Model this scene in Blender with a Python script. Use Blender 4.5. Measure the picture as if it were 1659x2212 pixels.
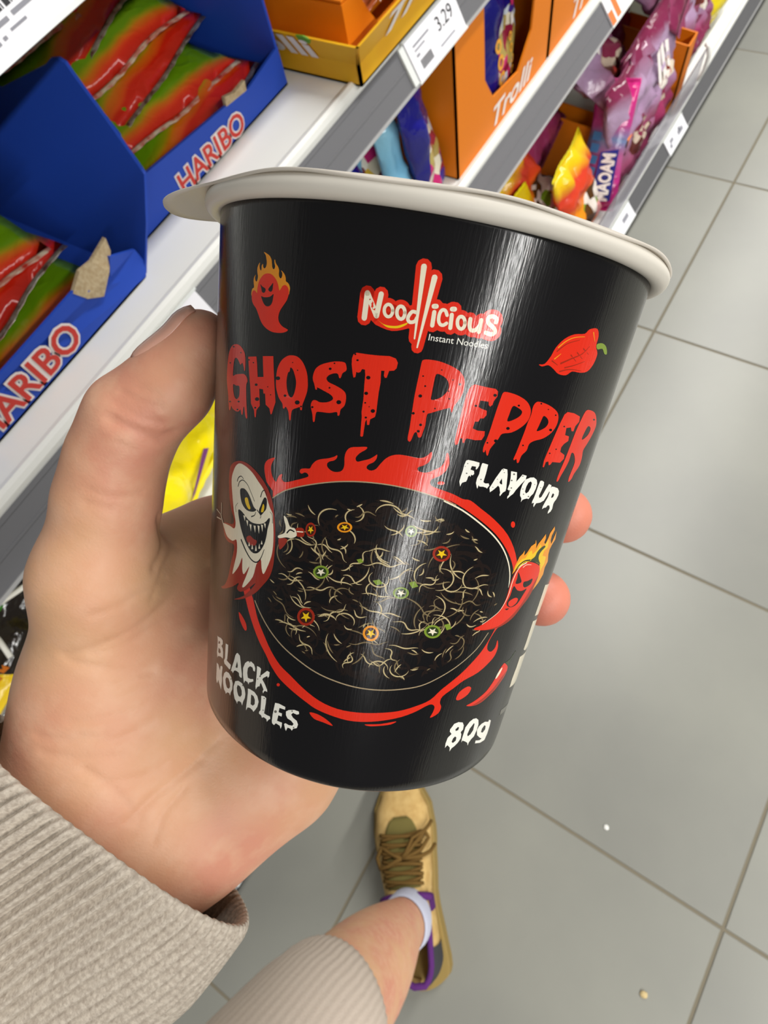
# Shop aisle: a hand holds a black noodle cup in front of sweet shelves and a tiled floor.
import bpy, bmesh, math, random
import numpy as np
from mathutils import Vector, Matrix, noise as mnoise
from mathutils.geometry import tessellate_polygon

for o in list(bpy.data.objects):
    bpy.data.objects.remove(o)
scene = bpy.context.scene
COL = scene.collection
V = Vector

# ---------------------------------------------------------------- camera
CAM_POS = V((0.0, 0.0, 1.3438))
CAM_R = Matrix(((0.84331655, 0.42785569, -0.32520255),
                (0.51616513, -0.8133289, 0.26845793),
                (-0.14963538, -0.39425323, -0.90673791)))   # right / down / forward as columns
cam = bpy.data.cameras.new('camera')
cam.sensor_fit = 'HORIZONTAL'
cam.sensor_width = 36.0
cam.lens = 36.0 * 1270.0 / 1659.0
cam.clip_start = 0.01
cam.dof.use_dof = True
cam.dof.focus_distance = 0.108
cam.dof.aperture_fstop = 50.0
cam_ob = bpy.data.objects.new('camera', cam)
COL.objects.link(cam_ob)
r_, d_, f_ = CAM_R.col
cam_ob.matrix_world = Matrix(((r_[0], -d_[0], -f_[0], CAM_POS[0]), (r_[1], -d_[1], -f_[1], CAM_POS[1]),
                              (r_[2], -d_[2], -f_[2], CAM_POS[2]), (0, 0, 0, 1)))
scene.camera = cam_ob

# ---------------------------------------------------------------- world and ceiling light rows
world = bpy.data.worlds.new('world')
scene.world = world
world.use_nodes = True
world.node_tree.nodes['Background'].inputs[0].default_value = (1.0, 0.99, 0.97, 1)
world.node_tree.nodes['Background'].inputs[1].default_value = 0.24

def light_row(name, x, y, length, power):
    l = bpy.data.lights.new(name, 'AREA')
    l.shape = 'RECTANGLE'
    l.size = 0.16
    l.size_y = length
    l.energy = power
    l.color = (1.0, 0.985, 0.95)
    o = bpy.data.objects.new(name, l)
    COL.objects.link(o)
    o.location = (x, y, 2.9)
light_row('ceiling_light_row', 2.7, -1.2, 6.6, 560)
light_row('ceiling_light_row', 0.2, 3.6, 5.2, 310)
light_row('ceiling_light_row', -3.8, -1.0, 9.0, 300)

scene.view_settings.view_transform = 'Standard'
scene.view_settings.look = 'None'
scene.view_settings.gamma = 1.0
scene.view_settings.use_curve_mapping = False
scene.view_settings.exposure = -1.02

# ---------------------------------------------------------------- helpers
def S(r, g, b):
    f = lambda c: (c / 255 / 12.92) if c / 255 <= 0.04045 else ((c / 255 + 0.055) / 1.055) ** 2.4
    return (f(r), f(g), f(b), 1.0)

def mat(name, col, rough=0.5, spec=0.5, metal=0.0, coat=0.0, bump=None, var=None, trans=0.0, sss=None):
    """var=(colour2, scale, detail) mottles the colour; bump=(scale, strength, distance)."""
    m = bpy.data.materials.new(name)
    m.use_nodes = True
    nt = m.node_tree
    b = nt.nodes['Principled BSDF']
    b.inputs['Base Color'].default_value = col
    b.inputs['Roughness'].default_value = rough
    b.inputs['Specular IOR Level'].default_value = spec
    b.inputs['Metallic'].default_value = metal
    b.inputs['Coat Weight'].default_value = coat
    b.inputs['Coat Roughness'].default_value = 0.08
    b.inputs['Transmission Weight'].default_value = trans
    if sss:
        b.inputs['Subsurface Weight'].default_value = sss
        b.inputs['Subsurface Radius'].default_value = (0.006, 0.0025, 0.0015)
        b.inputs['Subsurface Scale'].default_value = 1.0
    tc = nt.nodes.new('ShaderNodeTexCoord')
    if var:
        n = nt.nodes.new('ShaderNodeTexNoise')
        n.inputs['Scale'].default_value = var[1]
        n.inputs['Detail'].default_value = var[2]
        nt.links.new(tc.outputs['Object'], n.inputs['Vector'])
        mx = nt.nodes.new('ShaderNodeMix')
        mx.data_type = 'RGBA'
        mx.inputs[6].default_value = col
        mx.inputs[7].default_value = var[0]
        mr = nt.nodes.new('ShaderNodeMapRange')
        mr.inputs[1].default_value = 0.35
        mr.inputs[2].default_value = 0.65
        nt.links.new(n.outputs['Fac'], mr.inputs[0])
        nt.links.new(mr.outputs[0], mx.inputs[0])
        nt.links.new(mx.outputs[2], b.inputs['Base Color'])
    if bump:
        n = nt.nodes.new('ShaderNodeTexNoise')
        n.inputs['Scale'].default_value = bump[0]
        n.inputs['Detail'].default_value = 4
        nt.links.new(tc.outputs['Object'], n.inputs['Vector'])
        bp = nt.nodes.new('ShaderNodeBump')
        bp.inputs['Strength'].default_value = bump[1]
        bp.inputs['Distance'].default_value = bump[2]
        nt.links.new(n.outputs['Fac'], bp.inputs['Height'])
        nt.links.new(bp.outputs[0], b.inputs['Normal'])
    return m

def link(name, me, parent=None):
    o = bpy.data.objects.new(name, me)
    COL.objects.link(o)
    if parent is not None:
        o.parent = parent
    return o

def thing(name, label, cat, loc=(0, 0, 0), group=None, rot=None):
    o = bpy.data.objects.new(name, None)
    o.empty_display_size = 0.02
    COL.objects.link(o)
    o.location = loc
    if rot is not None:
        o.rotation_euler = rot
    o['label'] = label
    o['category'] = cat
    if group:
        o['group'] = group
    return o

def tag(o, label, cat, group=None):
    o['label'] = label
    o['category'] = cat
    if group:
        o['group'] = group
    return o

class MB:
    """collects plain geometry for one mesh"""
    def __init__(self):
        self.v, self.f, self.m = [], [], []
    def quad(self, pts, mi=0):
        n = len(self.v)
        self.v += [tuple(p) for p in pts]
        self.f.append(tuple(range(n, n + len(pts))))
        self.m.append(mi)
    def box(self, a, b, mi=0):
        n = len(self.v)
        x0, y0, z0 = a
        x1, y1, z1 = b
        self.v += [(x0, y0, z0), (x1, y0, z0), (x1, y1, z0), (x0, y1, z0), (x0, y0, z1), (x1, y0, z1), (x1, y1, z1), (x0, y1, z1)]
        for q in ((3, 2, 1, 0), (4, 5, 6, 7), (0, 1, 5, 4), (1, 2, 6, 5), (2, 3, 7, 6), (3, 0, 4, 7)):
            self.f.append(tuple(n + i for i in q))
            self.m.append(mi)
    def slab(self, pts, off, mi=0):
        """polygon extruded by the vector off"""
        n = len(self.v)
        k = len(pts)
        self.v += [tuple(p) for p in pts] + [tuple(V(p) + V(off)) for p in pts]
        self.f.append(tuple(range(n, n + k)))
        self.f.append(tuple(range(n + 2 * k - 1, n + k - 1, -1)))
        self.m += [mi, mi]
        for i in range(k):
            j = (i + 1) % k
            self.f.append((n + i, n + j, n + k + j, n + k + i))
            self.m.append(mi)
    def loft(self, rings, closed=True, caps=False, mi=0):
        n = len(self.v)
        k = len(rings[0])
        for r in rings:
            self.v += [tuple(p) for p in r]
        for i in range(len(rings) - 1):
            for j in range(k if closed else k - 1):
                a = n + i * k + j
                b = n + i * k + (j + 1) % k
                self.f.append((a, b, b + k, a + k))
                self.m.append(mi)
        if caps:
            self.f.append(tuple(range(n + k - 1, n - 1, -1)))
            e = n + (len(rings) - 1) * k
            self.f.append(tuple(range(e, e + k)))
            self.m += [mi, mi]
    def mesh(self, name, mats, smooth=False, fix=True):
        me = bpy.data.meshes.new(name)
        me.from_pydata(self.v, [], self.f)
        for m in (mats if isinstance(mats, (list, tuple)) else [mats]):
            me.materials.append(m)
        me.polygons.foreach_set('material_index', self.m)
        if fix:
            bm = bmesh.new()
            bm.from_mesh(me)
            bmesh.ops.recalc_face_normals(bm, faces=bm.faces)
            bm.to_mesh(me)
            bm.free()
        if smooth:
            me.shade_smooth()
        me.update()
        return me
    def build(self, name, mats, parent=None, smooth=False, bevel=0.0, fix=True):
        o = link(name, self.mesh(name, mats, smooth, fix), parent)
        if bevel:
            b = o.modifiers.new('bevel', 'BEVEL')
            b.width = bevel
            b.segments = 2
            b.limit_method = 'ANGLE'
        return o

def tube_rings(pts, radii, k=10):
    rings = []
    pts = [V(p) for p in pts]
    up = None
    for i, p in enumerate(pts):
        t = (pts[min(i + 1, len(pts) - 1)] - pts[max(i - 1, 0)]).normalized()
        if up is None:
            up = t.orthogonal().normalized()
        up = (up - up.dot(t) * t).normalized()
        w = t.cross(up)
        r = radii[i] if isinstance(radii, (list, tuple)) else radii
        rings.append([p + (up * math.cos(a) + w * math.sin(a)) * r for a in [2 * math.pi * j / k for j in range(k)]])
    return rings

def text_mesh(s, size=1.0, shear=0.0, offset=0.0, extrude=0.0):
    """returns verts (flat x,y,z) and faces of a text, centred on its box"""
    c = bpy.data.curves.new('t', 'FONT')
    c.body = s
    c.size = size
    c.shear = shear
    c.offset = offset
    c.extrude = extrude
    c.resolution_u = 3
    o = bpy.data.objects.new('t', c)
    COL.objects.link(o)
    bpy.context.view_layer.update()
    me = bpy.data.meshes.new_from_object(o.evaluated_get(bpy.context.evaluated_depsgraph_get()))
    vs = [v.co.copy() for v in me.vertices]
    fs = [tuple(p.vertices) for p in me.polygons]
    bpy.data.objects.remove(o)
    bpy.data.curves.remove(c)
    bpy.data.meshes.remove(me)
    return vs, fs

def put_text(name, s, origin, xdir, ydir, width, height, material, parent, offset=0.0, shear=0.0, lift=0.0006, ref=None):
    """flat lettering: origin = lower left corner, fitted to width x height"""
    vs, fs = text_mesh(s, 1.0, shear, offset)
    rv = ref or vs
    x0, x1 = min(v.x for v in rv), max(v.x for v in rv)
    y0, y1 = min(v.y for v in rv), max(v.y for v in rv)
    xd, yd = V(xdir).normalized(), V(ydir).normalized()
    n = xd.cross(yd)
    out = [tuple(V(origin) + xd * ((v.x - x0) / (x1 - x0) * width) + yd * ((v.y - y0) / (y1 - y0) * height) + n * lift) for v in vs]
    me = bpy.data.meshes.new(name)
    me.from_pydata(out, [], fs)
    me.materials.append(material)
    return link(name, me, parent), vs

# ================================================================ floor of square tiles
M_tile = mat('floor_tile', S(142, 142, 133), 0.36, 0.5, var=(S(131, 131, 124), 2.2, 6), bump=(260, 0.04, 0.001))
M_grout = mat('grout', S(122, 115, 99), 0.9, 0.1)
floor_ob = MB()
floor_ob.box((-2.0, -2.2, -0.06), (3.6, 4.8, -0.0016))
floor_ob = floor_ob.build('floor', M_grout)
floor_ob['kind'] = 'structure'
tb = bmesh.new()
bmesh.ops.create_cube(tb, size=1.0, matrix=Matrix.Diagonal((0.5945, 0.5945, 0.008, 1)))
bmesh.ops.bevel(tb, geom=[e for e in tb.edges], offset=0.0012, segments=1, affect='EDGES')
tile_me = bpy.data.meshes.new('tile')
tb.to_mesh(tile_me)
tb.free()
tile_me.materials.append(M_tile)
for i in range(-2, 6):
    for j in range(-5, 6):
        t = link('tile', tile_me, floor_ob)
        t.location = (-0.1094 + 0.6 * i + 0.3, 1.7886 - 0.6 * j - 0.3, -0.004)
M_speck = mat('speck', S(235, 235, 230), 0.6)
for (x, y, r, c, lb) in ((0.255, 0.031, 0.0045, S(235, 235, 230), 'small white crumb lying on the grey floor tile'),
                         (0.413, -0.177, 0.006, S(200, 178, 128), 'tan crumb on the floor near the bottom edge')):
    g = bmesh.new()
    bmesh.ops.create_icosphere(g, subdivisions=2, radius=r)
    rr = random.Random(x)
    for v in g.verts:
        v.co *= 0.8 + 0.4 * rr.random()
        v.co.z *= 0.45
    me = bpy.data.meshes.new('crumb')
    g.to_mesh(me)
    g.free()
    me.materials.append(mat('crumb', c, 0.7))
    o = link('floor_crumb', me)
    o.location = (x, y, r * 0.35)
    tag(o, lb, 'crumb')

# ================================================================ shelf unit
M_white = mat('white_steel', S(233, 233, 228), 0.35, 0.5)
M_rail = mat('grey_rail', S(108, 108, 111), 0.45, 0.4)
M_rail_dark = mat('dark_rail', S(92, 92, 94), 0.45, 0.4)
M_edge = mat('rail_edge', S(165, 165, 165), 0.4)
M_kick = mat('kick_plate', S(58, 58, 60), 0.6)
M_back = mat('back_panel', S(150, 150, 148), 0.6)
Y0, Y1 = -0.9, 3.4
o = MB()
o.box((-1.0, Y0, 0.0), (-0.97, Y1, 1.9))
o = o.build('wall_shelf_back', M_back)
o['kind'] = 'structure'

def store_shelf(label, xf, zt, tilt, L, depth_back=-0.97, rail=M_rail, y0=Y0, y1=Y1, rail_y0=None):
    """xf, zt: front top corner of the price rail"""
    t = thing('store_shelf', label, 'shelf', (0, 0, 0), 'white store shelves with grey price rails')
    b = MB()
    b.box((depth_back, y0, zt - 0.022), (xf - 0.012, y1, zt + 0.008))
    b.build('shelf_board', M_white, t)
    lip = MB()
    prof = [(xf - 0.013, zt + 0.008), (xf - 0.011, zt + 0.0105), (xf - 0.007, zt + 0.0115), (xf - 0.003, zt + 0.0095), (xf - 0.0008, zt + 0.005),
            (xf - 0.0008, zt - 0.03), (xf - 0.013, zt - 0.03)]
    lip.loft([[(x, y, z) for x, z in prof] for y in (y0, y1)], caps=True)
    lip.build('front_lip', M_white, t)
    dx, dz = math.sin(tilt), -math.cos(tilt)
    nx, nz = math.cos(tilt), math.sin(tilt)
    P = lambda s, h: (xf + dx * s + nx * h, zt + dz * s + nz * h)
    r = MB()
    prof = [P(0, -0.003), P(0, 0.0008), P(L * 0.10, 0.0008), P(L * 0.11, 0), P(L * 0.46, 0), P(L * 0.47, 0.0007), P(L * 0.52, 0.0007), P(L * 0.53, 0), P(L * 0.95, 0), P(L, 0), P(L, -0.003)]
    r.loft([[(x, y, z) for x, z in prof] for y in (y0, y1)], caps=True)
    r.build('price_rail', rail, t)
    e = MB()
    prof = [P(L * 0.94, 0.0002), P(L * 0.94, 0.0022), P(L * 1.02, 0.0022), P(L * 1.02, -0.003), P(L * 1.0, -0.003), P(L * 1.0, 0.0002)]
    e.loft([[(x, y, z) for x, z in prof] for y in (y0, y1)], caps=True)
    e.build('rail_edge', M_edge, t)
    return P

R1 = store_shelf('topmost shelf whose price rail shows at the top left corner', -0.437, 1.2020, math.radians(28), 0.0426)
R2 = store_shelf('white shelf carrying the blue display trays, second from the top', -0.417, 0.9545, math.radians(28), 0.0426)
R3 = store_shelf('shelf with the orange cartons below the blue display trays', -0.386, 0.7220, math.radians(39), 0.0444)
R4 = store_shelf('lowest shelf just above the floor with dark price rail', -0.309, 0.1830, math.radians(41), 0.0425, rail=M_rail_dark)
k = MB()
k.box((-0.97, Y0, 0.0), (-0.3092, Y1, 0.150))
tag(k.build('base_plinth', M_kick), 'dark kick plate under the lowest shelf', 'plinth')

# clear plastic riser in front of the lowest shelf
M_acryl = mat('clear_plastic', (0.42, 0.41, 0.45, 1), 0.12, 0.5, trans=0.0)
nt = M_acryl.node_tree
tr = nt.nodes.new('ShaderNodeBsdfTransparent')
tr.inputs[0].default_value = (0.9, 0.9, 0.93, 1)
mx = nt.nodes.new('ShaderNodeMixShader')
mx.inputs[0].default_value = 0.42
nt.links.new(tr.outputs[0], mx.inputs[1])
nt.links.new(nt.nodes['Principled BSDF'].outputs[0], mx.inputs[2])
nt.links.new(mx.outputs[0], nt.nodes['Material Output'].inputs[0])
a = MB()
a.slab([(-0.3135, -0.6, 0.193), (-0.3135, 1.86, 0.193), (-0.3135, 1.86, 0.285), (-0.3135, -0.6, 0.285)], (0.003, 0, 0))
a.slab([(-0.3135, -0.6, 0.285), (-0.3105, -0.6, 0.288), (-0.3105, 1.86, 0.288), (-0.3135, 1.86, 0.285)], (0.002, 0, 0.002))
tag(a.build('clear_shelf_riser', M_acryl), 'clear plastic front guard standing along the lowest shelf', 'guard')
a = MB()
a.loft(tube_rings([(-0.318, 1.868, 0.292), (-0.310, 1.872, 0.285), (-0.302, 1.875, 0.262), (-0.303, 1.877, 0.225), (-0.312, 1.879, 0.196)], [0.005, 0.006, 0.006, 0.005, 0.004], 8), caps=True)
tag(a.build('riser_end_clip', M_white, smooth=True), 'white curved clip at the end of the clear front guard', 'clip')

# ---------------------------------------------------------------- price tags
M_paper = mat('label_paper', S(238, 237, 242), 0.5)
M_hold = mat('label_holder', S(225, 228, 225), 0.25)
M_ink = mat('label_ink', S(40, 40, 45), 0.7)
M_inkg = mat('label_ink_grey', S(140, 140, 148), 0.7)
M_lor = mat('label_orange', S(226, 120, 60), 0.6)

def price_tag(label, P, y, w, s0, s1, blocks, text=None, patch=None, stack=False):
    """P: rail point function; y..y+w along the shelf; s0..s1 down the rail"""
    t = thing('price_tag', label, 'price tag', (P(s0, 0)[0], y, P(s0, 0)[1]), 'price tags on the shelf rails')
    org = V(t.location)
    def pt(u, s, h=0.0):      # u 0..1 along, s 0..1 down
        x, z = P(s0 + (s1 - s0) * s, 0.0036 + h)
        return V((x, y + w * u, z)) - org
    nrm = V((P(0, 1)[0] - P(0, 0)[0], 0, P(0, 1)[1] - P(0, 0)[1])).normalized()
    b = MB()
    b.slab([pt(0, 0), pt(1, 0), pt(1, 1), pt(0, 1)], tuple(nrm * -0.0025))
    b.build('tag_card', M_paper, t)
    hd = MB()
    hd.slab([pt(-0.02, -0.06, 0.0004), pt(1.02, -0.06, 0.0004), pt(1.02, 0.0, 0.0004), pt(-0.02, 0.0, 0.0004)], tuple(nrm * -0.003))
    hd.slab([pt(-0.02, 1.0, 0.0004), pt(1.02, 1.0, 0.0004), pt(1.02, 1.07, 0.0004), pt(-0.02, 1.07, 0.0004)], tuple(nrm * -0.003))
    if stack:
        hd.slab([pt(-0.10, 0.0, -0.0005), pt(-0.02, 0.0, -0.0005), pt(-0.02, 1.0, -0.0005), pt(-0.10, 1.0, -0.0005)], tuple(nrm * -0.003))
    hd.build('tag_holder', M_hold, t)
    k = MB()
    bars = [q for q in blocks if abs(q[1] - q[0]) < 0.0135]      # barcode: one print
    for (u0, u1, v0, v1, g) in blocks:
        kk = k if (u0, u1, v0, v1, g) in bars else MB()
        kk.quad([pt(u0, v0, 0.0003), pt(u1, v0, 0.0003), pt(u1, v1, 0.0003), pt(u0, v1, 0.0003)], g)
        if kk is not k:
            kk.build('tag_print', [M_ink, M_inkg, M_lor], t)
    if bars:
        k.build('barcode_print', [M_ink, M_inkg, M_lor], t)
    if text:
        s, u, v, wd, ht = text
        put_text('price_lettering', s, pt(u, v, 0.0), pt(1, 0) - pt(0, 0), pt(0, 0) - pt(0, 1), wd * w, ht * (s1 - s0), M_ink, t, lift=0.0004)
    return t

bars = [(0.30 + 0.020 * i, 0.30 + 0.020 * i + (0.006 + 0.006 * ((i * 7) % 3)), 0.30, 0.60, 0) for i in range(13)]
price_tag('large white price tag with barcode at the top left corner', R1, 0.115, 0.19, -0.005, 0.0405,
          [(0.415 + 0.0125 * i, 0.415 + 0.0125 * i + (0.004 + 0.004 * ((i * 5) % 3)), 0.36, 0.64, 0) for i in range(17)] +
          [(0.44, 0.52, 0.70, 0.75, 1), (0.54, 0.64, 0.69, 0.74, 1), (0.68, 0.77, 0.60, 0.65, 1), (0.50, 0.57, 0.81, 0.84, 1), (0.46, 0.475, 0.83, 0.87, 1), (0.43, 0.445, 0.84, 0.88, 1), (0.80, 0.86, 0.66, 0.70, 1)])
price_tag('white price tag reading 3.29 on the rail beside the yellow carton', R2, 0.605, 0.108, 0.0, 0.0405,
          [(0.10, 0.42, 0.22, 0.27, 1), (0.10, 0.30, 0.34, 0.38, 1), (0.10, 0.16, 0.46, 0.52, 1)] + [(0.12 + 0.014 * i, 0.12 + 0.014 * i + 0.007, 0.62, 0.85, 0) for i in range(16)] + [(0.5, 0.8, 0.80, 0.84, 1)],
          ('3.29', 0.56, 0.52, 0.32, 0.34), stack=True)
price_tag('white price tag on the rail hidden partly behind the thumb', R2, 0.115, 0.108, 0.0, 0.0405, [(0.1, 0.5, 0.2, 0.26, 1)], ('3.29', 0.56, 0.52, 0.32, 0.34))
price_tag('white and orange price tag on the rail under the orange carton', R3, 1.165, 0.11, 0.0, 0.042,
          [(0.0, 0.14, 0.5, 1.0, 2), (0.20, 0.34, 0.15, 0.95, 2), (0.4, 0.5, 0.2, 0.3, 1)], ('35', 0.45, 0.6, 0.3, 0.4))
price_tag('white price tag on the lowest dark rail above the floor tile corner', R4, 1.628, 0.125, 0.002, 0.041,
          [(0.12, 0.22, 0.55, 0.8, 1), (0.18, 0.34, 0.3, 0.55, 1), (0.62, 0.72, 0.3, 0.6, 1), (0.56, 0.82, 0.45, 0.75, 1)])
price_tag('white price tag on the lowest dark rail just above the cup rim', R4, 1.265, 0.125, 0.002, 0.041,
          [(0.55, 0.8, 0.3, 0.6, 1)])
price_tag('white price tag on the lowest dark rail at the bottom left under the sleeve', R4, -0.40, 0.10, -0.004, 0.041, [(0.2, 0.6, 0.3, 0.5, 1)])

# ================================================================ cartons
M_blue = mat('blue_card', S(32, 72, 178), 0.5, 0.35)
M_hred = mat('print_red', S(205, 52, 40), 0.5)
M_hwhite = mat('print_white', S(240, 232, 226), 0.5)
M_kraft = mat('kraft_card', S(172, 150, 116), 0.85, 0.1, var=(S(190, 172, 140), 300, 3))

def card(name, polys, thick, material, parent):
    """thin card wall from polygons, thickness vector per polygon"""
    m = MB()
    for pts, off in polys:
        m.slab(pts, off)
    return m.build(name, material, parent)

def haribo_text(parent, x, y0, y1, z0, z1):
    o1, ref = put_text('lettering', 'HARIBO', (x, y0, z0), (0, 1, 0), (0, 0, 1), y1 - y0, z1 - z0, M_hred, parent, offset=0.018, lift=0.0012)
    vs, fs = text_mesh('HARIBO', 1.0, 0, 0.018)
    vw, fw = text_mesh('HARIBO', 1.0, 0, 0.075)
    xa, xb = min(v.x for v in vs), max(v.x for v in vs)
    ya, yb = min(v.y for v in vs), max(v.y for v in vs)
    me = bpy.data.meshes.new('lettering_outline')
    me.from_pydata([(x + 0.0006, y0 + (v.x - xa) / (xb - xa) * (y1 - y0), z0 + (v.y - ya) / (yb - ya) * (z1 - z0)) for v in vw], [], fw)
    me.materials.append(M_hwhite)
    link('lettering_outline', me, parent)

ZS = 0.9632
t = thing('display_tray', 'blue cardboard display tray behind the cup rim, nearer the yellow carton', 'carton', (0, 0, 0), 'blue cardboard display trays')
card('front_wall', [([(-0.495, 0.228, ZS), (-0.495, 0.496, ZS), (-0.495, 0.496, 1.000), (-0.495, 0.440, 0.992), (-0.495, 0.40, 0.997), (-0.495, 0.287, 1.008), (-0.495, 0.262, 1.008)], (-0.003, 0, 0))], 0, M_blue, t)
card('side_wall', [([(-0.4955, 0.493, ZS), (-0.4955, 0.493, 1.045), (-0.535, 0.493, 1.088), (-0.86, 0.493, 1.088), (-0.86, 0.493, ZS)], (0, 0.003, 0))], 0, M_blue, t)
card('side_wall', [([(x, 0.221 + 0.75 * (z - 0.963), z) for x, z in [(-0.498, ZS), (-0.498, 1.045), (-0.56, 1.076), (-0.649, 1.050), (-0.86, 1.045), (-0.86, ZS)]], (0, 0.003, 0))], 0, M_blue, t)
card('back_wall', [([(-0.86, 0.228, ZS), (-0.86, 0.496, ZS), (-0.86, 0.496, 1.088), (-0.86, 0.27, 1.05)], (-0.003, 0, 0))], 0, M_blue, t)
card('tray_floor', [([(-0.495, 0.228, ZS), (-0.495, 0.496, ZS), (-0.86, 0.496, ZS), (-0.86, 0.228, ZS)], (0, 0, 0.002))], 0, M_blue, t)
card('torn_edge', [([(-0.4945, 0.404, 0.996), (-0.4945, 0.436, 0.9925), (-0.4945, 0.438, 1.001), (-0.4945, 0.42, 1.0), (-0.4945, 0.406, 1.004)], (-0.004, 0, 0))], 0, M_kraft, t)
haribo_text(t, -0.495, 0.313, 0.418, 0.9655, 0.9855)

t = thing('display_tray', 'blue cardboard display tray at the left edge beside the thumb', 'carton', (0, 0, 0), 'blue cardboard display trays')
card('front_wall', [([(-0.463, -0.06, ZS), (-0.463, 0.213, ZS), (-0.4665, 0.222, 0.972), (-0.470, 0.222, 0.985), (-0.463, 0.195, 1.003), (-0.463, 0.184, 0.990), (-0.463, 0.165, 0.992), (-0.463, 0.150, 1.006), (-0.463, 0.057, 1.004), (-0.463, -0.06, 1.004)], (-0.003, 0, 0))], 0, M_blue, t)
lean = lambda pts, dy=0.0: [(x, 0.214 + dy + 0.75 * (z - 0.963), z) for x, z in pts]
card('side_wall', [(lean([(-0.466, ZS), (-0.462, 1.0), (-0.462, 1.031), (-0.5, 1.053), (-0.545, 1.0775), (-0.553, 1.0825), (-0.562, 1.084), (-0.572, 1.0825), (-0.58, 1.078), (-0.649, 1.056), (-0.86, 1.05), (-0.86, ZS)]), (0, 0.003, 0))], 0, M_blue, t)
card('side_wall', [([(-0.463, -0.06, ZS), (-0.463, -0.06, 1.03), (-0.52, -0.06, 1.085), (-0.86, -0.06, 1.085), (-0.86, -0.06, ZS)], (0, 0.003, 0))], 0, M_blue, t)
card('tray_floor', [([(-0.463, -0.06, ZS), (-0.463, 0.213, ZS), (-0.86, 0.213, ZS), (-0.86, -0.06, ZS)], (0, 0, 0.002))], 0, M_blue, t)
card('torn_edge', [([(-0.4625, 0.148, 1.005), (-0.4625, 0.155, 0.992), (-0.4625, 0.168, 0.982), (-0.4625, 0.186, 0.994), (-0.4655, 0.200, 1.004), (-0.47, 0.205, 1.012), (-0.4655, 0.18, 1.010), (-0.4625, 0.165, 1.014)], (-0.004, 0, 0))], 0, M_kraft, t)
haribo_text(t, -0.463, 0.008, 0.128, 0.969, 0.995)

# yellow carton tray with white lettering and a smaller orange carton inside
M_yel = mat('yellow_card', S(232, 178, 28), 0.5, 0.3, var=(S(226, 165, 22), 20, 2))
M_orange = mat('orange_card', S(226, 124, 14), 0.5, 0.3)
M_leaf = mat('print_green', S(96, 152, 30), 0.5)
t = thing('yellow_carton', 'yellow cardboard tray with white slanted lettering at the shelf edge', 'carton', (0, 0, 0))
def flared(x0, x1, y0, y1, z0, zf, z1, fl, name, material, parent, th=0.003):
    """open tray: upright foot, flared upper band, one wall each"""
    ring = lambda e, z: [V((x1 + e, y0 - e, z)), V((x1 + e, y1 + e, z)), V((x0 - e, y1 + e, z)), V((x0 - e, y0 - e, z))]
    a, b, c = ring(0, z0), ring(0, zf), ring(fl, z1)
    for i in range(4):
        j = (i + 1) % 4
        m = MB()
        inn = [V(((x0 + x1) / 2, (y0 + y1) / 2, 0)) for _ in range(1)][0]
        n = (a[j] - a[i]).cross(V((0, 0, 1))).normalized() * -th
        for p, q in ((a, b), (b, c)):
            m.slab([p[i], p[j], q[j], q[i]], n)
        m.build(name, material, parent)
    m = MB()
    m.slab(a, (0, 0, 0.002))
    m.build('tray_floor', material, parent)
flared(-0.76, -0.411, 0.517, 0.80, ZS, 0.984, 1.008, 0.012, 'tray_wall', M_yel, t)
fs_ = (V((0.012, 0, 0.024))).normalized()
put_text('lettering', 'Trolli', V((-0.411, 0.565, 0.984)), (0, 1, 0), fs_, 0.17, 0.026, M_hwhite, t, offset=0.03, shear=0.35, lift=0.0014)
put_text('lettering', 'Trolli', V((-0.600, 0.517, 0.984)), (1, 0, 0), V((0, -0.012, 0.024)), 0.14, 0.026, M_hwhite, t, offset=0.03, shear=-0.1, lift=0.0014)
m = MB()
m.slab([(-0.472, 0.5055, 1.004), (-0.460, 0.5065, 1.002), (-0.456, 0.5045, 1.007), (-0.464, 0.5035, 1.010), (-0.474, 0.504, 1.009)], (0, 0.002, 0))
m.build('leaf_print', M_leaf, t)
t = thing('orange_carton', 'small orange carton standing inside the yellow tray', 'carton', (0, 0, 0))
card('front_wall', [([(-0.431, 0.535, 0.968), (-0.431, 0.60, 0.968), (-0.431, 0.575, 1.000), (-0.431, 0.560, 1.024), (-0.431, 0.535, 1.026)], (-0.003, 0, 0))], 0, M_orange, t)
card('side_wall', [([(-0.431, 0.532, 0.968), (-0.431, 0.532, 1.026), (-0.60, 0.532, 1.026), (-0.60, 0.532, 0.968)], (0, 0.003, 0))], 0, M_orange, t)
card('side_wall', [([(-0.431, 0.745, 0.968), (-0.431, 0.745, 1.026), (-0.60, 0.745, 1.026), (-0.60, 0.745, 0.968)], (0, 0.003, 0))], 0, M_orange, t)
card('lid_flap', [([(-0.432, 0.533, 1.027), (-0.432, 0.560, 1.026), (-0.48, 0.60, 1.030), (-0.60, 0.62, 1.033), (-0.60, 0.533, 1.031)], (0, 0, 0.002))], 0, M_orange, t)
card('carton_floor', [([(-0.434, 0.535, 0.966), (-0.434, 0.745, 0.966), (-0.60, 0.745, 0.966), (-0.60, 0.535, 0.966)], (0, 0, 0.002))], 0, M_orange, t)

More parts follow.
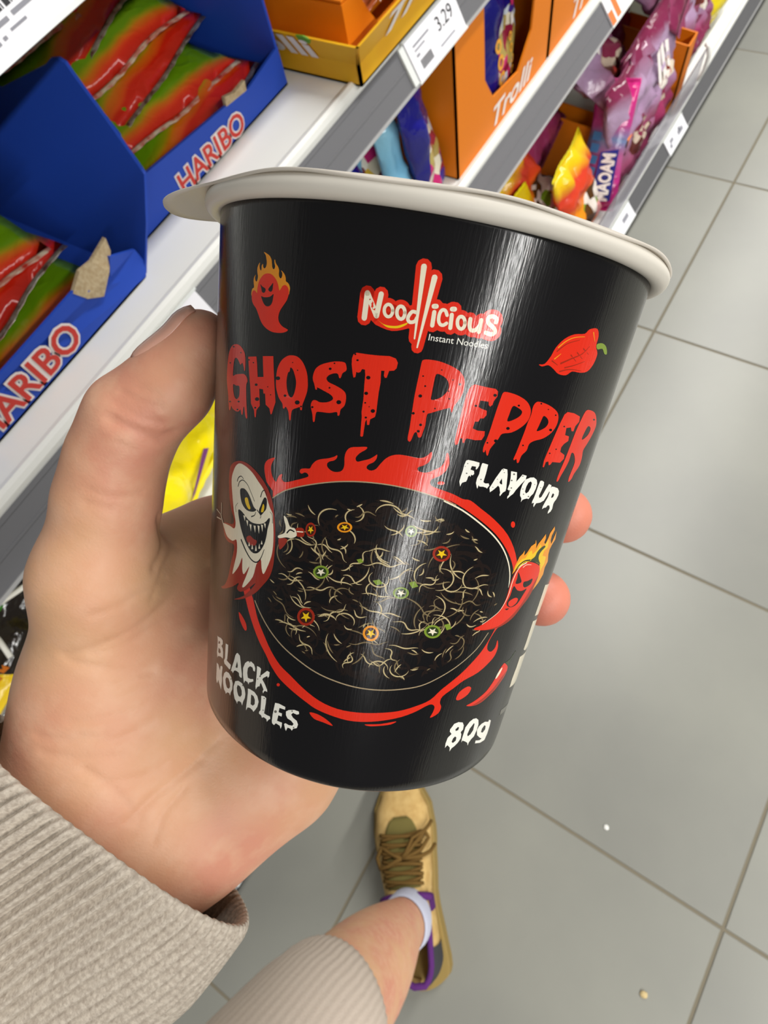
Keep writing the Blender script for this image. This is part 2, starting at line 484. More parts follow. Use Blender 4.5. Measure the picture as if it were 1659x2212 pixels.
# tall orange cartons on the third shelf and inside the lowest shelf
def orange_box(label, x, y0, y1, z0, h, low, depth, pil0, pil1, letters=True):
    t = thing('orange_display_carton', label, 'carton', (0, 0, 0), 'orange display cartons')
    card('front_wall', [([(x, y0, z0), (x, y1, z0), (x, y1, z0 + h), (x, y1 - pil1, z0 + h), (x, y1 - pil1 - 0.012, z0 + low + 0.035), (x, y1 - pil1 - 0.05, z0 + low),
                          (x, y0 + pil0 + 0.03, z0 + low + 0.012), (x, y0 + pil0 + 0.004, z0 + low + 0.05), (x, y0 + pil0, z0 + h), (x, y0, z0 + h)], (-0.003, 0, 0))], 0, M_orange, t)
    for y in (y0, y1 - 0.003):
        card('side_wall', [([(x, y, z0), (x, y, z0 + h), (x - depth, y, z0 + h), (x - depth, y, z0)], (0, 0.003, 0))], 0, M_orange, t)
    card('carton_floor', [([(x - 0.003, y0, z0), (x - 0.003, y1, z0), (x - depth, y1, z0), (x - depth, y0, z0)], (0, 0, 0.002))], 0, M_orange, t)
    if letters:
        put_text('lettering', 'Trolli', V((x, y0 + pil0 + 0.03, z0 + 0.008)), (0, 1, 0.0), (0, 0, 1), 0.13, max(0.02, low - 0.012), M_hwhite, t, offset=0.02, shear=0.3, lift=0.0008)
    return t
orange_box('tall orange display carton on the third shelf holding dark blue bags', -0.401, 0.692, 0.987, 0.7305, 0.185, 0.042, 0.33, 0.078, 0.055)
orange_box('orange display carton at the top edge, behind the first tall orange carton', -0.401, 0.992, 1.30, 0.7305, 0.185, 0.042, 0.33, 0.055, 0.055)

# ================================================================ bags
def bag_mat(name, stops, length, rough=0.25, wob=0.12, candies=None, axis='Y', metal=0.0, band=None, interp='LINEAR'):
    m = bpy.data.materials.new(name)
    m.use_nodes = True
    nt = m.node_tree
    N, Lk = nt.nodes.new, nt.links.new
    b = nt.nodes['Principled BSDF']
    b.inputs['Roughness'].default_value = rough
    b.inputs['Specular IOR Level'].default_value = 0.6
    b.inputs['Metallic'].default_value = metal
    tc = N('ShaderNodeTexCoord')
    sp = N('ShaderNodeSeparateXYZ')
    Lk(tc.outputs['Object'], sp.inputs[0])
    nz = N('ShaderNodeTexNoise')
    nz.inputs['Scale'].default_value = 14
    nz.inputs['Detail'].default_value = 1
    Lk(tc.outputs['Object'], nz.inputs['Vector'])
    mr = N('ShaderNodeMapRange')
    mr.inputs[2].default_value = length
    Lk(sp.outputs[axis], mr.inputs[0])
    mr.clamp = True
    ad = N('ShaderNodeMath')
    ad.operation = 'MULTIPLY_ADD'
    ad.inputs[1].default_value = wob
    Lk(nz.outputs['Fac'], ad.inputs[0])
    Lk(mr.outputs[0], ad.inputs[2])
    sb = N('ShaderNodeMath')
    sb.operation = 'SUBTRACT'
    sb.inputs[1].default_value = wob * 0.5
    Lk(ad.outputs[0], sb.inputs[0])
    rp = N('ShaderNodeValToRGB')
    rp.color_ramp.interpolation = interp
    el = rp.color_ramp.elements
    while len(el) < len(stops):
        el.new(0.5)
    for e, (p, c) in zip(el, stops):
        e.position = p
        e.color = c
    Lk(sb.outputs[0], rp.inputs[0])
    out = rp.outputs[0]
    if candies:
        (u, v), (ru, rv), cols, scale = candies
        vo = N('ShaderNodeTexVoronoi')
        vo.inputs['Scale'].default_value = scale
        Lk(tc.outputs['Object'], vo.inputs['Vector'])
        sc = N('ShaderNodeSeparateColor')
        Lk(vo.outputs['Color'], sc.inputs[0])
        r2 = N('ShaderNodeValToRGB')
        r2.color_ramp.interpolation = 'CONSTANT'
        e2 = r2.color_ramp.elements
        while len(e2) < len(cols):
            e2.new(0.5)
        for i, (e, c) in enumerate(zip(e2, cols)):
            e.position = i / len(cols)
            e.color = c
        Lk(sc.outputs[0], r2.inputs[0])
        mp = N('ShaderNodeMapping')
        mp.inputs['Location'].default_value = (-u / ru, -v / rv, 0)
        mp.inputs['Scale'].default_value = (1 / ru, 1 / rv, 0)
        Lk(tc.outputs['Object'], mp.inputs[0])
        ln = N('ShaderNodeVectorMath')
        ln.operation = 'LENGTH'
        Lk(mp.outputs[0], ln.inputs[0])
        lt = N('ShaderNodeMath')
        lt.operation = 'LESS_THAN'
        lt.inputs[1].default_value = 1.0
        Lk(ln.outputs['Value'], lt.inputs[0])
        mx = N('ShaderNodeMix')
        mx.data_type = 'RGBA'
        Lk(lt.outputs[0], mx.inputs[0])
        Lk(out, mx.inputs[6])
        Lk(r2.outputs[0], mx.inputs[7])
        out = mx.outputs[2]
    Lk(out, b.inputs['Base Color'])
    n2 = N('ShaderNodeTexNoise')
    n2.inputs['Scale'].default_value = 38
    n2.inputs['Detail'].default_value = 3
    n2.inputs['Distortion'].default_value = 1.2
    Lk(tc.outputs['Object'], n2.inputs['Vector'])
    bp = N('ShaderNodeBump')
    bp.inputs['Strength'].default_value = 0.55
    bp.inputs['Distance'].default_value = 0.004
    Lk(n2.outputs['Fac'], bp.inputs['Height'])
    Lk(bp.outputs[0], b.inputs['Normal'])
    return m

def candy_bag(label, w, l, d, seed, material, seal, origin, xdir, ydir, group=None, crumple=0.35, extras=None, name='candy_bag'):
    """pillow bag: origin = middle of its lower seal, xdir = width, ydir = length"""
    rr = random.Random(seed)
    xd, yd = V(xdir).normalized(), V(ydir)
    yd = (yd - yd.dot(xd) * xd).normalized()
    zd = xd.cross(yd)
    t = thing(name, label, 'bag of sweets', origin, group)
    t.rotation_mode = 'QUATERNION'
    t.rotation_quaternion = Matrix((xd, yd, zd)).transposed().to_quaternion()
    off = V((rr.random() * 50, rr.random() * 50, rr.random() * 50))
    nx, ny = 16, 20
    sl = min(0.006, l * 0.08)
    def nse(x, y, f):
        return mnoise.noise(V((x * f, y * f, 0)) + off)
    m = MB()
    def surf(sgn):
        g = []
        for j in range(ny + 1):
            v = j / ny
            row = []
            for i in range(nx + 1):
                u = -1 + 2 * i / nx
                env = max(0.0, 1 - abs(u) ** 3.2) ** 0.7 * max(0.0, 1 - abs(2 * v - 1) ** 3.0) ** 0.75
                pinch = 1 - 0.05 * math.sin(math.pi * v) ** 2
                x = u * w / 2 * pinch + 0.004 * nse(v * 3, 7.1, 1) * abs(u)
                y = sl + v * (l - 2 * sl)
                wave = d * crumple * (nse(x, y, 28) * 0.7 + 0.5 * nse(x, y, 60)) * min(1, env * 1.6)
                wave += 0.0035 * nse(x, y, 16)
                ends = (abs(2 * v - 1) ** 6) * 0.0020 * math.sin(u * 5 + seed)
                row.append((x, y, sgn * env * d / 2 + wave * (1 if sgn > 0 else 0.5) + ends))
            g.append(row)
        return g
    m.loft(surf(1), closed=False)
    m.loft(surf(-1), closed=False)
    me = m.mesh('pouch', material, smooth=True, fix=False)
    bm = bmesh.new()
    bm.from_mesh(me)
    bmesh.ops.remove_doubles(bm, verts=bm.verts, dist=0.0004)
    bmesh.ops.recalc_face_normals(bm, faces=bm.faces)
    bm.to_mesh(me)
    bm.free()
    me.shade_smooth()
    pouch = link('pouch', me, t)
    for (ya, yb, nm) in ((0.0, sl, 'bottom_seal'), (l - sl, l, 'top_seal')):
        s = MB()
        g = []
        for jj in range(5):
            y = ya + (yb - ya) * jj / 4
            row = []
            for i in range(25):
                u = -1 + 2 * i / 24
                x = u * w / 2
                row.append((x, y + (0.0012 if (jj == (0 if nm == 'bottom_seal' else 4)) and i % 2 else 0), 0.0020 * math.sin(u * 5 + seed) + 0.0006 * math.sin(jj * 3.1) + 0.0035 * nse(x, y, 16)))
            g.append(row)
        s.loft(g, closed=False)
        so = s.build(nm, seal, t, smooth=True)
        md = so.modifiers.new('solid', 'SOLIDIFY')
        md.thickness = 0.0006
    if extras:
        extras(t, lambda x, y: (x, y))
    return t

def decal(parent, polys, w, l, d, material, name='print', lift=0.0035):
    """flat print shapes draped a little above the pouch front (local x, y)"""
    if name in ('white_print', 'orange_print', 'teal_print') and len(polys) > 1:
        for p in polys:
            decal(parent, [p], w, l, d, material, name, lift)
        return
    m = MB()
    for p in polys:
        bm = []
        for (x, y) in p:
            u, v = 2 * x / w, y / l
            env = max(0.0, 1 - abs(u) ** 3.2) ** 0.7 * max(0.0, 1 - abs(2 * v - 1) ** 3.0) ** 0.75
            bm.append((x, y, env * d / 2 + lift))
        m.quad(bm)
    return m.build(name, material, parent, fix=False)

M_silver = mat('silver_seal', S(196, 190, 178), 0.25, 0.6, metal=0.7, var=(S(120, 80, 70), 120, 2))
red, grn, orr, sil = S(196, 36, 16), S(98, 142, 12), S(196, 104, 18), S(190, 176, 150)
M_rg = bag_mat('red_green_film', [(0.0, S(172, 30, 18)), (0.05, red), (0.07, S(206, 60, 20)), (0.10, orr), (0.125, S(150, 140, 16)), (0.155, grn), (1.0, S(74, 128, 10))], 0.19, rough=0.22)
M_rg2 = bag_mat('red_green_film_b', [(0.0, S(172, 30, 18)), (0.10, red), (0.12, S(206, 74, 20)), (0.16, orr), (0.19, S(140, 140, 16)), (0.23, grn), (1.0, S(74, 128, 10))], 0.19, rough=0.2)
M_sealred = mat('red_seal', S(178, 40, 24), 0.3, 0.6, var=(S(205, 190, 165), 90, 2))
rr = random.Random(5)
GA = 'red and green sweet bags piled in the blue tray behind the cup rim'
names_a = ['bottom', 'second', 'third', 'fourth', 'fifth']
for i in range(7):
    fx = -0.512 - 0.029 * i
    z = 0.978 + 0.0150 * i
    yaw = (-0.06, 0.05, -0.10, 0.08, -0.14, 0.10, -0.05)[i]
    cy_ = (0.385, 0.375, 0.39, 0.38, 0.385, 0.375, 0.40)[i]
    tilt = (0.10, 0.16, 0.12, 0.22, 0.28, 0.30, 0.32)[i]
    candy_bag('red and green bag, number %s from the front in the right blue tray' % ('one', 'two', 'three', 'four', 'five', 'six', 'seven')[i],
              0.205, 0.19, 0.018, 40 + i, M_rg if i % 2 else M_rg2, M_silver if i % 2 == 0 else M_sealred,
              (fx, cy_, z), (math.sin(yaw), math.cos(yaw), (0.05, -0.06, 0.10, 0.04, 0.14, -0.04, 0.1)[i]), (-math.cos(tilt), 0, math.sin(tilt)), GA)
GB = 'red and green sweet bags piled in the left blue tray'
for i in range(7):
    fx = -0.484 - 0.024 * i
    z = 0.978 + 0.016 * i
    yaw = (0.04, -0.06, 0.10, -0.12, 0.06, -0.05, 0.12)[i]
    cy_ = (0.085, 0.09, 0.08, 0.085, 0.09, 0.10, 0.10)[i]
    tilt = (0.14, 0.10, 0.20, 0.24, 0.28, 0.34, 0.30)[i]
    candy_bag('red and green bag, number %s from the front in the left blue tray' % ('one', 'two', 'three', 'four', 'five', 'six', 'seven')[i],
              0.20, 0.19, 0.018, 60 + i, M_rg2 if i % 2 else M_rg, M_sealred if i % 2 == 0 else M_silver,
              (fx, cy_, z), (math.sin(yaw), math.cos(yaw), (0.03, 0.08, -0.05, 0.1, -0.04, 0.06, 0.1)[i]), (-math.cos(tilt), 0, math.sin(tilt)), GB)
for i, (x, y, z) in enumerate(((-0.70, 0.36, 1.055), (-0.735, 0.44, 1.06), (-0.72, 0.16, 1.06))):
    candy_bag(('dark red and olive film bag in shadow under the topmost shelf', 'olive green film bag at the top edge in shadow', 'dark green film bag in shadow behind the left blue tray pile')[i],
              0.2, 0.19, 0.03, 80 + i, M_rg, M_sealred, (x, y, z), (0.15 - 0.2 * i, 1, 0.1), (-0.8, 0, 0.55), 'bags in shadow under the topmost shelf')

# sweets in the small orange carton
M_choc = bag_mat('brown_red_film', [(0, S(150, 70, 30)), (0.4, S(120, 52, 24)), (0.6, S(196, 90, 30)), (1, S(150, 60, 26))], 0.1)
M_pinkw = bag_mat('pink_white_film', [(0, S(245, 235, 235)), (0.14, S(240, 225, 225)), (0.3, S(206, 96, 100)), (0.75, S(190, 60, 62)), (1, S(240, 220, 220))], 0.042, wob=0.3)
candy_bag('brown and orange wrapped bag lying inside the small orange carton', 0.14, 0.12, 0.03, 91, M_choc, M_choc, (-0.445, 0.655, 0.990), (0, 1, 0), (-0.9, 0, 0.25))
candy_bag('small pink and white wrapped sweet on the orange carton edge', 0.036, 0.045, 0.014, 92, M_pinkw, M_pinkw, (-0.424, 0.590, 1.012), (-0.5, 0.8, 0.1), (-0.25, -0.1, 0.7))

# ---------------------------------------------------------------- third shelf
navy, sky_, pk, gold = S(24, 22, 128), S(118, 178, 210), S(196, 40, 110), S(214, 178, 60)
M_navy = bag_mat('navy_film', [(0, S(30, 28, 140)), (0.25, navy), (0.45, S(22, 20, 110)), (0.55, S(130, 186, 212)), (0.78, S(104, 160, 196)), (0.85, navy), (1, S(18, 16, 90))], 0.2,
                 candies=((0.0, 0.06), (0.055, 0.05), [S(214, 204, 180), pk, gold, S(80, 40, 120), S(230, 225, 210), S(120, 60, 60)], 60), rough=0.18)
M_navy2 = bag_mat('navy_film_b', [(0, navy), (0.5, S(20, 18, 108)), (0.7, S(26, 24, 130)), (1, S(16, 14, 84))], 0.2,
                  candies=((0.02, 0.05), (0.05, 0.06), [S(222, 214, 190), S(170, 150, 80), pk, S(60, 40, 130), S(200, 210, 220), S(140, 30, 60)], 55), rough=0.18)
M_sky = bag_mat('light_blue_film', [(0, S(150, 196, 214)), (0.4, S(112, 172, 204)), (0.7, S(140, 190, 210)), (1, S(60, 60, 150))], 0.2, rough=0.16)
M_navyseal = mat('navy_seal', S(28, 26, 120), 0.25, 0.6)
GN = 'dark blue sweet bags on the third shelf'
for i, (lb, w, l, d, mt, pos, xd, yd) in enumerate((
        ('dark blue sweet bag standing against the orange carton wall', 0.10, 0.175, 0.03, M_navy2, (-0.408, 0.640, 0.734), (-0.30, 0.9, 0), (-0.20, 0.04, 0.95)),
        ('dark blue bag with light blue stripe leaning behind the cup rim', 0.13, 0.22, 0.04, M_navy, (-0.445, 0.60, 0.736), (-0.25, 1, 0.1), (-0.42, 0.22, 0.85)),
        ('light blue foil bag leaning diagonally among the dark blue bags', 0.05, 0.20, 0.025, M_sky, (-0.406, 0.565, 0.75), (-0.1, 0.9, -0.2), (-0.28, 0.30, 0.75)),
        ('dark blue bag with coloured sweets just above the cup rim', 0.11, 0.19, 0.04, M_navy2, (-0.405, 0.50, 0.738), (0.0, 1, 0), (-0.55, 0.1, 0.8)),
        ('dark blue bag in the shadow under the white shelf', 0.15, 0.20, 0.045, M_navy, (-0.53, 0.50, 0.745), (0.1, 1, 0), (-0.6, 0, 0.6)),
        ('rear dark blue bag beside the orange carton wall', 0.13, 0.19, 0.04, M_navy2, (-0.55, 0.60, 0.745), (-0.2, 1, 0), (-0.35, 0, 0.9)))):
    candy_bag(lb, w, l, d, 100 + i, mt, M_navyseal, pos, xd, yd, GN, crumple=0.45)
M_yring = mat('print_gold', S(226, 160, 50), 0.4)
M_pink = mat('print_pink', S(210, 50, 110), 0.4)
def box_bag(lb, seed, mt, pos, xd, yd, decals):
    t = candy_bag(lb, 0.13, 0.19, 0.03, seed, mt, M_navyseal, pos, xd, yd, 'bags inside the tall orange carton', crumple=0.25)
    decals(t)
def d1(t):
    rings = []
    for (cx_, cy2, r) in ((-0.02, 0.035, 0.010), (-0.025, 0.058, 0.010), (-0.03, 0.080, 0.009), (0.02, 0.03, 0.006), (0.018, 0.045, 0.006), (0.015, 0.06, 0.006), (0.013, 0.075, 0.006)):
        a = [(cx_ + r * math.cos(q), cy2 + r * math.sin(q)) for q in np.linspace(0, 2 * math.pi, 13)]
        b = [(cx_ + r * .5 * math.cos(q), cy2 + r * .5 * math.sin(q)) for q in np.linspace(0, 2 * math.pi, 13)]
        for j in range(12):
            rings.append([a[j], a[j + 1], b[j + 1], b[j]])
        decal(t, rings, 0.13, 0.19, 0.03, M_yring, 'gold_print')
        rings = []
    decal(t, [[(0.03 + 0.008 * math.cos(q), 0.115 + 0.01 * math.sin(q)) for q in np.linspace(0, 2 * math.pi, 11)[:-1]]], 0.13, 0.19, 0.03, M_pink, 'pink_print')
    decal(t, [[(0.02, 0.085), (0.03, 0.088), (0.028, 0.10), (0.018, 0.097)], [(0.0, 0.13), (0.02, 0.135), (0.022, 0.165), (0.002, 0.16)], [(0.026, 0.136), (0.045, 0.14), (0.044, 0.168), (0.028, 0.166)]], 0.13, 0.19, 0.03, M_hwhite, 'white_print')
box_bag('dark blue bag with gold rings and pink dot in the tall orange carton', 121, M_navy2, (-0.424, 0.868, 0.738), (-0.10, 1, -0.1), (-0.16, 0.02, 0.97), d1)
candy_bag('light blue foil bag standing in the tall orange carton', 0.08, 0.185, 0.03, 122, M_sky, M_navyseal, (-0.432, 0.790, 0.740), (0, 1, 0), (-0.1, 0.02, 0.95), 'bags inside the tall orange carton')
candy_bag('rear dark blue bag standing in the tall orange carton', 0.15, 0.19, 0.04, 123, M_navy, M_navyseal, (-0.49, 0.86, 0.742), (0, 1, 0), (-0.3, 0.0, 0.9), 'bags inside the tall orange carton')
candy_bag('dark blue bag in the orange carton at the top edge', 0.15, 0.19, 0.04, 124, M_navy, M_navyseal, (-0.43, 1.15, 0.742), (0, 1, 0), (-0.4, 0.0, 0.9), 'bags inside the tall orange carton')

M_yfilm = bag_mat('yellow_film', [(0, S(240, 220, 20)), (0.3, S(236, 214, 0)), (0.5, S(250, 236, 40)), (0.62, S(170, 150, 20)), (0.68, S(238, 220, 10)), (1, S(226, 204, 0))], 0.2, rough=0.16, axis='X')
M_yseal = mat('yellow_seal', S(236, 216, 20), 0.3)
M_purp = mat('print_purple', S(110, 50, 110), 0.4)
for i, (lb, pos, xd, yd) in enumerate((
        ('bright yellow crinkled bag seen between thumb and cup', (-0.412, 0.085, 0.760), (-0.2, 1, 0.05), (-0.55, 0.1, 0.8)),
        ('yellow bag behind the bright yellow crinkled bag', (-0.455, 0.17, 0.745), (-0.1, 1, 0), (-0.5, 0.0, 0.85)),
        ('yellow bag on the third shelf hidden mostly by the cup', (-0.43, 0.30, 0.745), (0.1, 1, 0), (-0.6, 0.0, 0.8)))):
    t = candy_bag(lb, 0.19, 0.2, 0.045, 130 + i, M_yfilm, M_yseal, pos, xd, yd, 'yellow bags on the third shelf', crumple=0.5)
    if i == 0:
        decal(t, [[(-0.01, 0.012), (0.0, 0.012), (0.055, 0.022), (0.05, 0.028)]], 0.19, 0.2, 0.045, M_purp, 'purple_print')
M_dark = bag_mat('dark_mix_film', [(0, S(40, 34, 26)), (0.4, S(30, 24, 20)), (0.6, S(70, 20, 30)), (0.8, S(40, 44, 20)), (1, S(24, 20, 18))], 0.2,
                 candies=((0.0, 0.12), (0.05, 0.05), [S(40, 110, 20), S(30, 90, 16), S(60, 20, 30), S(52, 120, 30)], 22), rough=0.15)
candy_bag('dark bag with green sweets at the left edge beside the wrist', 0.18, 0.2, 0.05, 140, M_dark, M_dark, (-0.455, -0.115, 0.745), (-0.15, 1, 0), (-0.7, 0.1, 0.6), crumple=0.6)
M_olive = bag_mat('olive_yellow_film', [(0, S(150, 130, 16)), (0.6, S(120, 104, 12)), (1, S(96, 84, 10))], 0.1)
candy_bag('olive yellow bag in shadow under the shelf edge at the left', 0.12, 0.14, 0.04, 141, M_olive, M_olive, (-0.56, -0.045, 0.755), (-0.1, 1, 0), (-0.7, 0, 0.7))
M_ypack = bag_mat('yellow_packet_film', [(0, S(238, 200, 30)), (0.5, S(250, 216, 40)), (1, S(244, 190, 20))], 0.1)
t = candy_bag('yellow packet with silver end at the left edge above the sleeve', 0.10, 0.075, 0.02, 142, M_ypack, mat('silver_foil', S(225, 225, 225), 0.15, 0.6, metal=0.8), (-0.432, -0.205, 0.775), (-0.2, 1, 0.0), (-0.8, 0.05, 0.4))
M_opr = mat('print_orange', S(206, 110, 20), 0.5)
decal(t, [[(0.002 + 0.011 * i, 0.02), (0.009 + 0.011 * i, 0.018), (0.008 + 0.011 * i, 0.045), (0.003 + 0.011 * i, 0.047)] for i in range(4)], 0.10, 0.075, 0.02, M_opr, 'orange_print')
M_redw = bag_mat('red_white_film', [(0, S(200, 30, 26)), (0.4, S(240, 230, 228)), (0.55, S(196, 40, 34)), (1, S(180, 26, 24))], 0.1, wob=0.4)
candy_bag('red and white packet under the yellow packet at the left edge', 0.11, 0.09, 0.02, 143, M_redw, M_redw, (-0.408, -0.235, 0.752), (-0.1, 1, 0.0), (-0.9, 0.05, 0.3))
for i, pts in enumerate((((-0.452, -0.075, 0.842), (-0.466, -0.098, 0.836), (-0.478, -0.118, 0.832), (-0.485, -0.135, 0.82)), ((-0.47, -0.14, 0.83), (-0.45, -0.142, 0.83), (-0.435, -0.15, 0.82)))):
    m = MB()
    m.loft(tube_rings(pts, 0.0028, 8), caps=True)
    tag(m.build('lollipop_stick', mat('stick_white', S(226, 224, 214), 0.5), smooth=True),
        ('white stick lying across the green sweets at the left edge', 'short white stick beside the green sweets at the left edge')[i], 'stick')

# ---------------------------------------------------------------- lowest shelf
ZB = 0.1915
mauve, plum = S(166, 134, 166), S(128, 44, 78)
M_mauve = bag_mat('mauve_film', [(0, S(120, 36, 70)), (0.18, plum), (0.3, S(150, 80, 110)), (0.55, mauve), (0.8, S(178, 150, 180)), (0.9, plum), (1, S(110, 30, 60))], 0.26,
                  candies=((0.0, 0.10), (0.055, 0.04), [S(110, 50, 40), S(200, 180, 160), S(90, 36, 30), S(170, 60, 50), S(225, 215, 205), S(130, 40, 70)], 34), rough=0.2)
M_plum = bag_mat('plum_film', [(0, plum), (0.35, S(150, 50, 90)), (0.5, mauve), (0.7, S(184, 160, 190)), (1, plum)], 0.26,
                 candies=((0.02, 0.15), (0.05, 0.035), [S(120, 50, 40), S(215, 200, 180), S(96, 40, 34), S(180, 70, 50), S(235, 225, 215)], 34), rough=0.2)
M_plums = mat('plum_seal', S(128, 48, 82), 0.3, 0.6)
GP = 'mauve and plum sweet bags on the lowest shelf'
whites = lambda x, y, s: [[(x, y), (x + .010 * s, y + .002 * s), (x + .016 * s, y + .045 * s), (x + .004 * s, y + .043 * s)], [(x + .018 * s, y), (x + .030 * s, y + .004 * s), (x + .030 * s, y + .046 * s), (x + .018 * s, y + .045 * s)],
                          [(x + .034 * s, y + .010 * s), (x + .046 * s, y + .004 * s), (x + .048 * s, y + .040 * s), (x + .036 * s, y + .044 * s)]]
for i, (lb, mt, pos, xd, yd, dec) in enumerate((
        ('mauve sweet bag with white lettering blocks lying on the pile', M_mauve, (-0.40, 1.52, 0.36), (-0.35, 0.9, 0.1), (-0.55, -0.1, 0.5), True),
        ('plum sweet bag leaning on the clear guard by the orange carton', M_plum, (-0.34, 1.60, ZB + 0.02), (-0.05, 1, 0), (-0.25, 0.1, 0.9), True),
        ('mauve bag lying highest at the top edge', M_mauve, (-0.37, 1.78, 0.42), (-0.2, 1, 0.1), (-0.7, 0.1, 0.5), False),
        ('plum bag behind the yellow and orange bags under the shelf edge', M_plum, (-0.50, 1.30, 0.33), (-0.1, 1, 0.1), (-0.6, 0.2, 0.5), False),
        ('mauve bag standing behind the clear guard near the white price tag', M_mauve, (-0.345, 1.47, ZB + 0.01), (0.0, 1, 0), (-0.2, 0.05, 0.9), False),
        ('plum bag deep in the lowest shelf pile', M_plum, (-0.50, 1.70, 0.30), (0.1, 1, 0.0), (-0.4, 0.0, 0.7), False),
        ('mauve bag slumped over the clear guard between the two orange cartons', M_mauve, (-0.355, 1.60, ZB + 0.03), (0.05, 1, 0.1), (-0.12, 0.1, 0.6), False),
        ('plum bag slumped over the clear guard next to the white end clip', M_plum, (-0.36, 1.90, ZB + 0.03), (0.05, 1, -0.1), (-0.15, 0.05, 0.6), False),
        ('mauve bag beside the far yellow bag', M_mauve, (-0.37, 1.90, 0.30), (0.0, 1, 0.0), (-0.35, 0.1, 0.9), True))):
    t = candy_bag(lb, 0.24, 0.26, 0.06, 150 + i, mt, M_plums, pos, xd, yd, GP, crumple=0.5)
    if dec:
        decal(t, whites(-0.05, 0.15, 1.6), 0.24, 0.26, 0.06, M_hwhite, 'white_print', 0.012)
M_far = bag_mat('far_yellow_film', [(0, S(236, 210, 10)), (0.5, S(246, 226, 30)), (0.7, S(120, 150, 60)), (1, S(230, 200, 0))], 0.26)
candy_bag('yellow sweet bag at the far end of the lowest shelf', 0.22, 0.26, 0.06, 160, M_far, M_yseal, (-0.35, 2.10, ZB + 0.05), (0.05, 1, 0), (-0.3, 0, 0.9))
candy_bag('yellow sweet bag beyond the far yellow bag at the top edge', 0.22, 0.26, 0.06, 161, M_far, M_yseal, (-0.36, 2.32, ZB + 0.02), (0.0, 1, 0), (-0.3, 0, 0.9))
def small_orange(label, x, y, w, dpt, h):
    t = thing('orange_display_carton', label, 'carton', (0, 0, 0), 'orange display cartons')
    card('front_wall', [([(x, y, ZB), (x, y + w, ZB), (x, y + w, ZB + h), (x, y, ZB + h)], (-0.004, 0, 0))], 0, M_orange, t)
    for yy in (y, y + w - 0.004):
        card('side_wall', [([(x, yy, ZB), (x - dpt, yy, ZB), (x - dpt, yy, ZB + h + 0.03), (x, yy, ZB + h)], (0, 0.004, 0))], 0, M_orange, t)
    card('carton_floor', [([(x - .004, y, ZB), (x - .004, y + w, ZB), (x - dpt, y + w, ZB), (x - dpt, y, ZB)], (0, 0, 0.002))], 0, M_orange, t)
small_orange('orange carton inside the lowest shelf behind the pink bag', -0.345, 1.40, 0.055, 0.3, 0.14)
small_orange('orange carton inside the lowest shelf between mauve bags', -0.330, 1.725, 0.06, 0.25, 0.17)
M_oy = bag_mat('orange_yellow_film', [(0, S(226, 60, 20)), (0.12, S(236, 130, 20)), (0.45, S(240, 150, 30)), (0.6, S(214, 70, 34)), (0.75, S(206, 60, 40)), (0.88, S(228, 190, 20)), (1, S(232, 200, 20))], 0.22,
               candies=((0.03, 0.075), (0.05, 0.05), [S(120, 160, 40), S(235, 225, 215), S(96, 60, 24), S(225, 150, 150), S(80, 50, 20)], 34), rough=0.18)
GO = 'orange and yellow sweet bags on the lowest shelf'
for i, (lb, pos, xd, yd) in enumerate((
        ('orange and yellow bag with green and white sweets above the cup rim', (-0.350, 1.22, ZB + 0.01), (-0.1, 1, 0), (-0.35, 0.1, 0.9)),
        ('orange bag with red patch leaning back under the shelf edge', (-0.43, 1.16, 0.24), (-0.15, 1, 0.1), (-0.5, 0.1, 0.8)),
        ('orange bag half hidden behind the cup rim', (-0.36, 1.02, ZB + 0.02), (0, 1, 0), (-0.5, 0, 0.8)),
        ('orange and yellow bag deep under the third shelf', (-0.52, 1.22, 0.25), (0.1, 1, 0), (-0.4, 0.1, 0.8)))):
    candy_bag(lb, 0.19, 0.22, 0.05, 170 + i, M_oy, M_yseal, pos, xd, yd, GO, crumple=0.5)
# pink chew bag with white lettering on a dark blue band
M_pkf = bag_mat('magenta_film', [(0, S(206, 40, 130)), (0.3, S(190, 50, 130)), (0.5, S(176, 90, 140)), (0.62, S(110, 130, 170)), (0.75, S(180, 60, 130)), (1, S(214, 40, 130))], 0.24, rough=0.2)
M_pks = mat('magenta_seal', S(214, 40, 132), 0.3)
t = candy_bag('pink sweet bag with white lettering on a blue band at the clear guard', 0.095, 0.27, 0.03, 180, M_pkf, M_pks, (-0.364, 1.30, ZB + 0.02), (1, 0.12, 0.10), (0.0, 0.52, 0.86), crumple=0.2)
M_bband = mat('blue_band', S(40, 44, 140), 0.35)
decal(t, [[(-0.012, 0.018), (0.036, 0.026), (0.034, 0.135), (-0.006, 0.128)]], 0.095, 0.27, 0.03, M_bband, 'blue_band', 0.010)
vs_, fs2 = text_mesh('MAOAM', 1.0, 0, 0.04)
xa, xb = min(v.x for v in vs_), max(v.x for v in vs_)
ya, yb = min(v.y for v in vs_), max(v.y for v in vs_)
me = bpy.data.meshes.new('lettering')
me.from_pydata([(0.031 - 0.032 * (v.y - ya) / (yb - ya), 0.026 + 0.10 * (v.x - xa) / (xb - xa), 0.0262) for v in vs_], [], fs2)
me.materials.append(M_hwhite)
link('lettering', me, t)
decal(t, [[(-0.034, .08 + .024 * i), (-0.014, .078 + .024 * i), (-0.012, .095 + .024 * i), (-0.032, .098 + .024 * i)] for i in range(4)], 0.095, 0.27, 0.03, mat('print_teal', S(60, 110, 160), 0.4), 'teal_print', 0.008)

